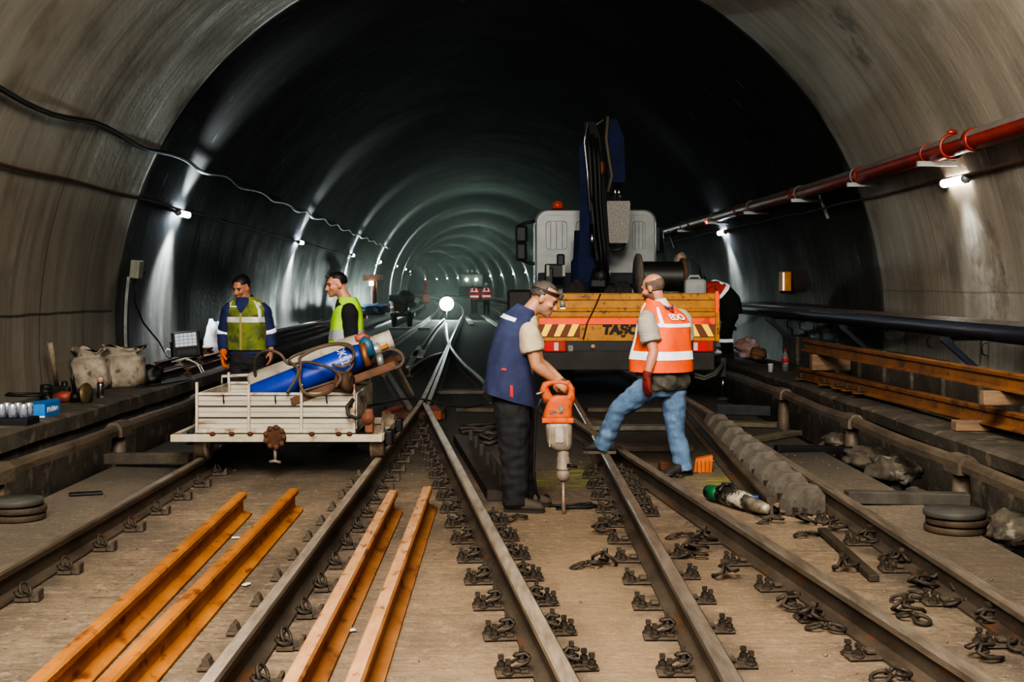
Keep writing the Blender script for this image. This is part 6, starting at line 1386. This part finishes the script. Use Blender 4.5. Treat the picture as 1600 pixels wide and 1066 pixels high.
# ================================================================ things lying between the rails on the right
t = thing('idle_breaker', 'peeling white and green breaker hammer lying on the slab', 'breaker hammer', G(1165,785))
def S(x, y, z=.07): return G(x, y, z)
def seg(mb, pts, r, fl=.8): mb.tube(pts, r, 14)
PEEL = M('peeling_white_plastic', (188,180,160), (46,44,40), 9, .6, 0, .2, 40, lo=.42, hi=.5)
mb = MB(); seg(mb, [S(1122,773),S(1126,772),S(1150,779),S(1168,785),S(1172,787)], [.055,.068,.072,.066,.05]); mb.build('motor_housing', PEEL, t)
mb = MB(); seg(mb, [S(1102,768),S(1106,768),S(1118,771),S(1124,773)], [.035,.052,.060,.050]); mb.build('green_end', M('bosch_green',(30,110,62),(24,80,48),8,.5), t)
mb = MB(); seg(mb, [S(1170,786),S(1184,791),S(1196,795),S(1202,796)], [.052,.048,.040,.034]); mb.build('gear_nose', M('scraped_alloy',(176,166,146),(90,84,74),12,.5,.3), t)
mb = MB(); seg(mb, [S(1200,796,.05),S(1206,797,.045),S(1214,799,.045)], [.034,.036,.026]); mb.build('chuck', DARK, t)
mb = MB(); seg(mb, [S(1212,798,.04),S(1236,802,.012)], [.013,.010]); mb.build('bit', M('chisel_steel',(150,130,112)), t)
mb = MB(); mb.tube([S(1124,768,.11),S(1130,757,.15),S(1143,758,.15),S(1148,770,.12)], .016, 8); mb.build('loop_handle', BLACK, t)
mb = MB(); mb.box(S(1176,778,.10), (.10,.05,.04), RZ(-25), .01); mb.build('blue_switch', M('switch_blue',(40,84,150),(30,50,90),9,.5), t)
mb = MB(); mb.bar(G(1284,829,.03), G(1366,904,.022), .055, .04, bev=.006); ab = tag(mb.build('flat_bar', M('olive_steel',(74,66,50),(54,48,38),8,.7)), 'dark flat steel bar lying slantwise right of the grey rail', 'bar')
t = thing('orange_bracket', 'small translucent orange plastic box right behind the stepping shoe', 'plastic box', G(1098,737))
c = G(1098,738,.0); mb = MB(); mb.loft([[c+V((x,y,z)) for x, y in ((-.085,-.04),(.07,-.05),(.075,.05),(-.075,.06))] for z in (.004,)]+[[c+V((x*.95+.015,y*.9,.135+.2*x)) for x, y in ((-.085,-.04),(.07,-.05),(.075,.05),(-.075,.06))]], smooth=False); mb.build('shell', M('amber_plastic',(196,104,36),(170,84,30),12,.4), t)
mb = MB(); 
for k in range(4): mb.box(c+V((-.055+.035*k,-.052,.06)), (.008,.01,.085))
mb.build('grille', M('amber_dark',(140,72,28)), t)
mb = MB(); mb.box(G(1042,728,.04), (.14,.10,.075), RZ(12), .01); one('rust_block', mb, RUSTD, 'small rusty block left of the rear shoe of the stepping man', 'block')
# clutter in the middle of the junction
random.seed(5)
for i in range(6):
    mb = MB(); y = 664+i*6; mb.tube([G(722+random.uniform(-4,4),y,.03)]+[G(722+k*14,y+random.uniform(-4,4)-k*1.5,.03) for k in range(1,5)]+[G(786,y-10+random.uniform(-3,3),.03)], .022, 7)
    one('old_hose', mb, RUBBER, 'old black hose heaped behind the guard plate, %s from below' % ('uppermost','second','third','fourth','fifth','lowest')[5-i], 'hose', 'old hoses in the junction')
for i, (x, y, w_, d_, a, m_, lab) in enumerate(((715,612,.9,.35,4,M('pale_slab',(110,104,92),(80,76,68),6,.85),'pale concrete plate behind the diamond crossing'),(745,640,.5,.2,-12,M('dusty_board',(96,84,70),(70,62,54),6,.85),'dusty board left of the navy vest man'),(985,668,1.1,.22,2,M('pale_slab',(110,104,92)),'pale sleeper between the legs of the stepping man'),
      (990,640,1.2,.2,1,M('dusty_board',(96,84,70)),'dusty plank under the truck rear'),(1010,700,.9,.25,-3,M('dusty_board',(96,84,70)),'dusty plank right of the crossing nose'),(905,660,.5,.3,20,M('dusty_board',(96,84,70)),'board beside the breaker body in the junction'),(640,513,1.5,.9,5,M('pale_slab2',(176,172,158),(140,136,124),4,.8),'pale flat pallet far down beside the left track'),
      (657,549,.30,5,2.0,M('pale_slab2',(176,172,158)),'pale board lying between far rails'),(646,560,.12,6,2.6,M('pale_slab2',(176,172,158)),'narrow pale plank between the far rails'),(732,500,.2,14,3.0,M('pale_slab2',(176,172,158)),'pale strip on the far track right of the bright lamp'),(770,504,.22,24,3.4,M('grey_pipe_far',(150,150,138)),'pale pipe lying beside the truck on the far ground'))):
    c = G(x, y, .03); mb = MB(); mb.box(c, (w_,d_,.05), RZ(a), .008); one('loose_plank', mb, m_, lab, 'plank')
mb = MB(); mb.tube([P(575,634,11.5),P(600,630,12.5),P(625,624,14),P(650,622,14.4),P(680,628,14.0),P(700,634,13.5),P(730,637,13.2),P(752,633,13),P(770,630,12.9)], .010, 6); one('trailing_cable', mb, BLACK, 'thin black cable trailing across the diamond crossing', 'cable')
random.seed(3); mb = MB()
for k in range(420):
    y = random.uniform(4.8,13); x = random.uniform(-3.3,2.95); r_ = random.uniform(.004,.013); q = crumpled((x,y,r_*.5), (r_,r_,r_*.6), k, n=5, m=3); mb.add(q.v, q.f)
tag(mb.build('gravel_crumbs', M('crumbs',(150,132,108),(92,78,64),9,.9)), 'fine concrete crumbs and grit scattered over the slab', 'grit', kind='stuff')
for i, (x, y) in enumerate(((368,840),(547,985),(385,913))):
    mb = MB(); mb.box(G(x,y,.012), (.05,.028,.008), RZ(30*i+10), .002); one('paper_scrap', mb, M('scrap_white',(226,224,214)), ['white scrap between the two left orange rails','tiny white scrap beside the right orange rails','flat pale scrap left of the orange rails'][i], 'scrap')

# ================================================================ far things
t = thing('bright_lamp', 'dazzling work lamp on a tripod on the left track far in the tunnel', 'work lamp', (P(698,477,60).x,60,0)); c = P(698,475,60)
mb = MB(); mb.lathe([(.0,0),(.33,.0),(.36,.03),(.30,.20),(.10,.26)], c, (.0,1,0), 24); mb.build('lamp_head', DARK, t)
mb = MB(); mb.lathe([(.0,-.02),(.30,-.02),(.32,.0)], c, (0,1,0), 24); mb.build('glowing_lens', M('dazzling_lens',(240,255,248),emit=120,ecol=(232,255,244)), t)
l = bpy.data.lights.new('bright_lamp_beam', 'SPOT'); l.energy = 1300; l.color = (.88,1,.95); l.spot_size = math.radians(21); l.spot_blend = .6; l.shadow_soft_size = .25
o = bpy.data.objects.new('bright_lamp_beam', l); COL.objects.link(o); o.location = c-V((0,.08,0)); o.rotation_euler = (V((-3.2,0,1.3))-c).to_track_quat('-Z', 'Y').to_euler()
for a in (0,120,240):
    mb = MB(); mb.tube([c-V((0,-.1,.25)), V((c.x+.4*math.cos(math.radians(a+30)),60.1+.4*math.sin(math.radians(a+30)),.03))], .02, 6); mb.build('leg', DARK, t)
t = thing('lamp_stand', 'brown box on a post with a small white lamp beside the left wall', 'stand', P(584,490,46)); yl = 46
mb = MB(); mb.box(P(583,434,yl), (.66,.3,.22), bev=.02); mb.build('box', M('brown_box',(112,72,40),(86,56,34),5,.7), t)
mb = MB(); mb.bar(P(585,438,yl), P(585,484,yl), .10, .10); mb.bar(P(588,438,yl), P(589,478,yl), .05, .05); mb.build('post', M('brown_box',(112,72,40)), t)
mb = MB(); mb.box(P(580,443,yl-.2), (.15,.06,.16), bev=.01); mb.build('small_lamp', M('small_lamp_glow',(250,252,255),emit=14), t)
one('blue_sacks', crumpled(P(586,484,45.2), (.48,.4,.22), 51, amp=.4, fl=.3), M('blue_heap',(70,104,140),(40,60,86),3,.6,c3=(170,190,206),sc3=5), 'heap of blue plastic at the foot of the brown box post', 'heap')
mb = MB(); mb.box(P(569,494,44.5), (.20,.3,.18), bev=.02); one('red_case', mb, M('red_case',(140,44,44)), 'small red case left of the blue heap', 'case')
t = thing('wooden_crate', 'small slatted wooden crate right of the blue heap', 'crate', P(604,489,46)); c = P(604,482,46)
for k in range(3):
    mb = MB(); mb.box(c+V((0,0,-.11+.11*k)), (.30,.3,.085), bev=.01); mb.build('slat', M('crate_wood',(176,120,60),(140,92,46),4,.7), t)
t = thing('covered_machine', 'track machine under a grey cover standing beside the left rail', 'machine', P(628,508,44)); ym = 44
one_ = crumpled(P(628,465,ym), (.42,.5,.24), 61, amp=.3, fl=.2); one_.build('grey_cover', M('grey_cover',(146,150,144),(104,108,104),3,.7), t)
mb = MB(); mb.box(P(627,478,ym), (.50,.5,.36), bev=.03); mb.build('engine_box', M('engine_khaki',(104,92,58),(66,62,48),4,.6), t)
mb = MB(); mb.bar(P(612,492,ym), P(648,492,ym), .8, .12); mb.tube([P(624,486,ym-.3),P(629,490,ym-.35),P(638,480,ym-.3)], .03, 6); mb.build('frame', DARK, t)
for x in (616,640):
    mb = MB(); mb.lathe([(.05,-.05),(.26,-.05),(.26,.05),(.05,.05)], P(x,499,ym-.3), (1,.3,0), 18); mb.build('wheel', DARK, t)
mb = MB(); mb.ell(P(641,476,ym), (.22,.2,.12)); mb.build('saddle', M('grey_cover',(146,150,144)), t)
t = thing('far_work_vehicle', 'boxy pale work vehicle with roof lamps far behind the vested workers', 'vehicle', P(737,465,120)); yv = 120
mb = MB(); mb.box(P(737,441,yv), (2.0,2,1.5), bev=.1); mb.build('cab', M('far_cab',(120,124,116),(96,100,94),2,.6), t)
mb = MB(); mb.box(P(737,455,yv), (2.2,2.5,.9), bev=.06); mb.build('chassis', DARK, t)
for x in (730,737,745):
    mb = MB(); mb.ell(P(x,424,yv), (.16,.12,.16), n=10, m=6); mb.build('roof_lamp', M('far_roof_lamp',(150,152,140)), t)
for x in (729,744):
    mb = MB(); mb.ell(P(x,437,yv-1.1), (.13,.06,.13), n=10, m=6); mb.build('headlight', M('small_lamp_glow',(250,252,255)), t)
t = thing('red_drill_mast', 'tall reddish drill mast behind the bright lamp', 'mast', P(667,478,75)); ym = 75
mb = MB(); mb.bar(P(665,438,ym), P(665,476,ym), .16, .16); mb.build('mast', M('mast_red',(156,74,60),(120,60,50),3,.7), t)
mb = MB(); mb.box(P(666,466,ym), (.42,.3,.42), bev=.05); mb.build('drive_head', M('mast_red2',(170,70,70)), t)
mb = MB(); mb.box(P(667,440,ym), (.30,.2,.2), bev=.03); mb.build('top_block', M('mast_red',(156,74,60)), t)
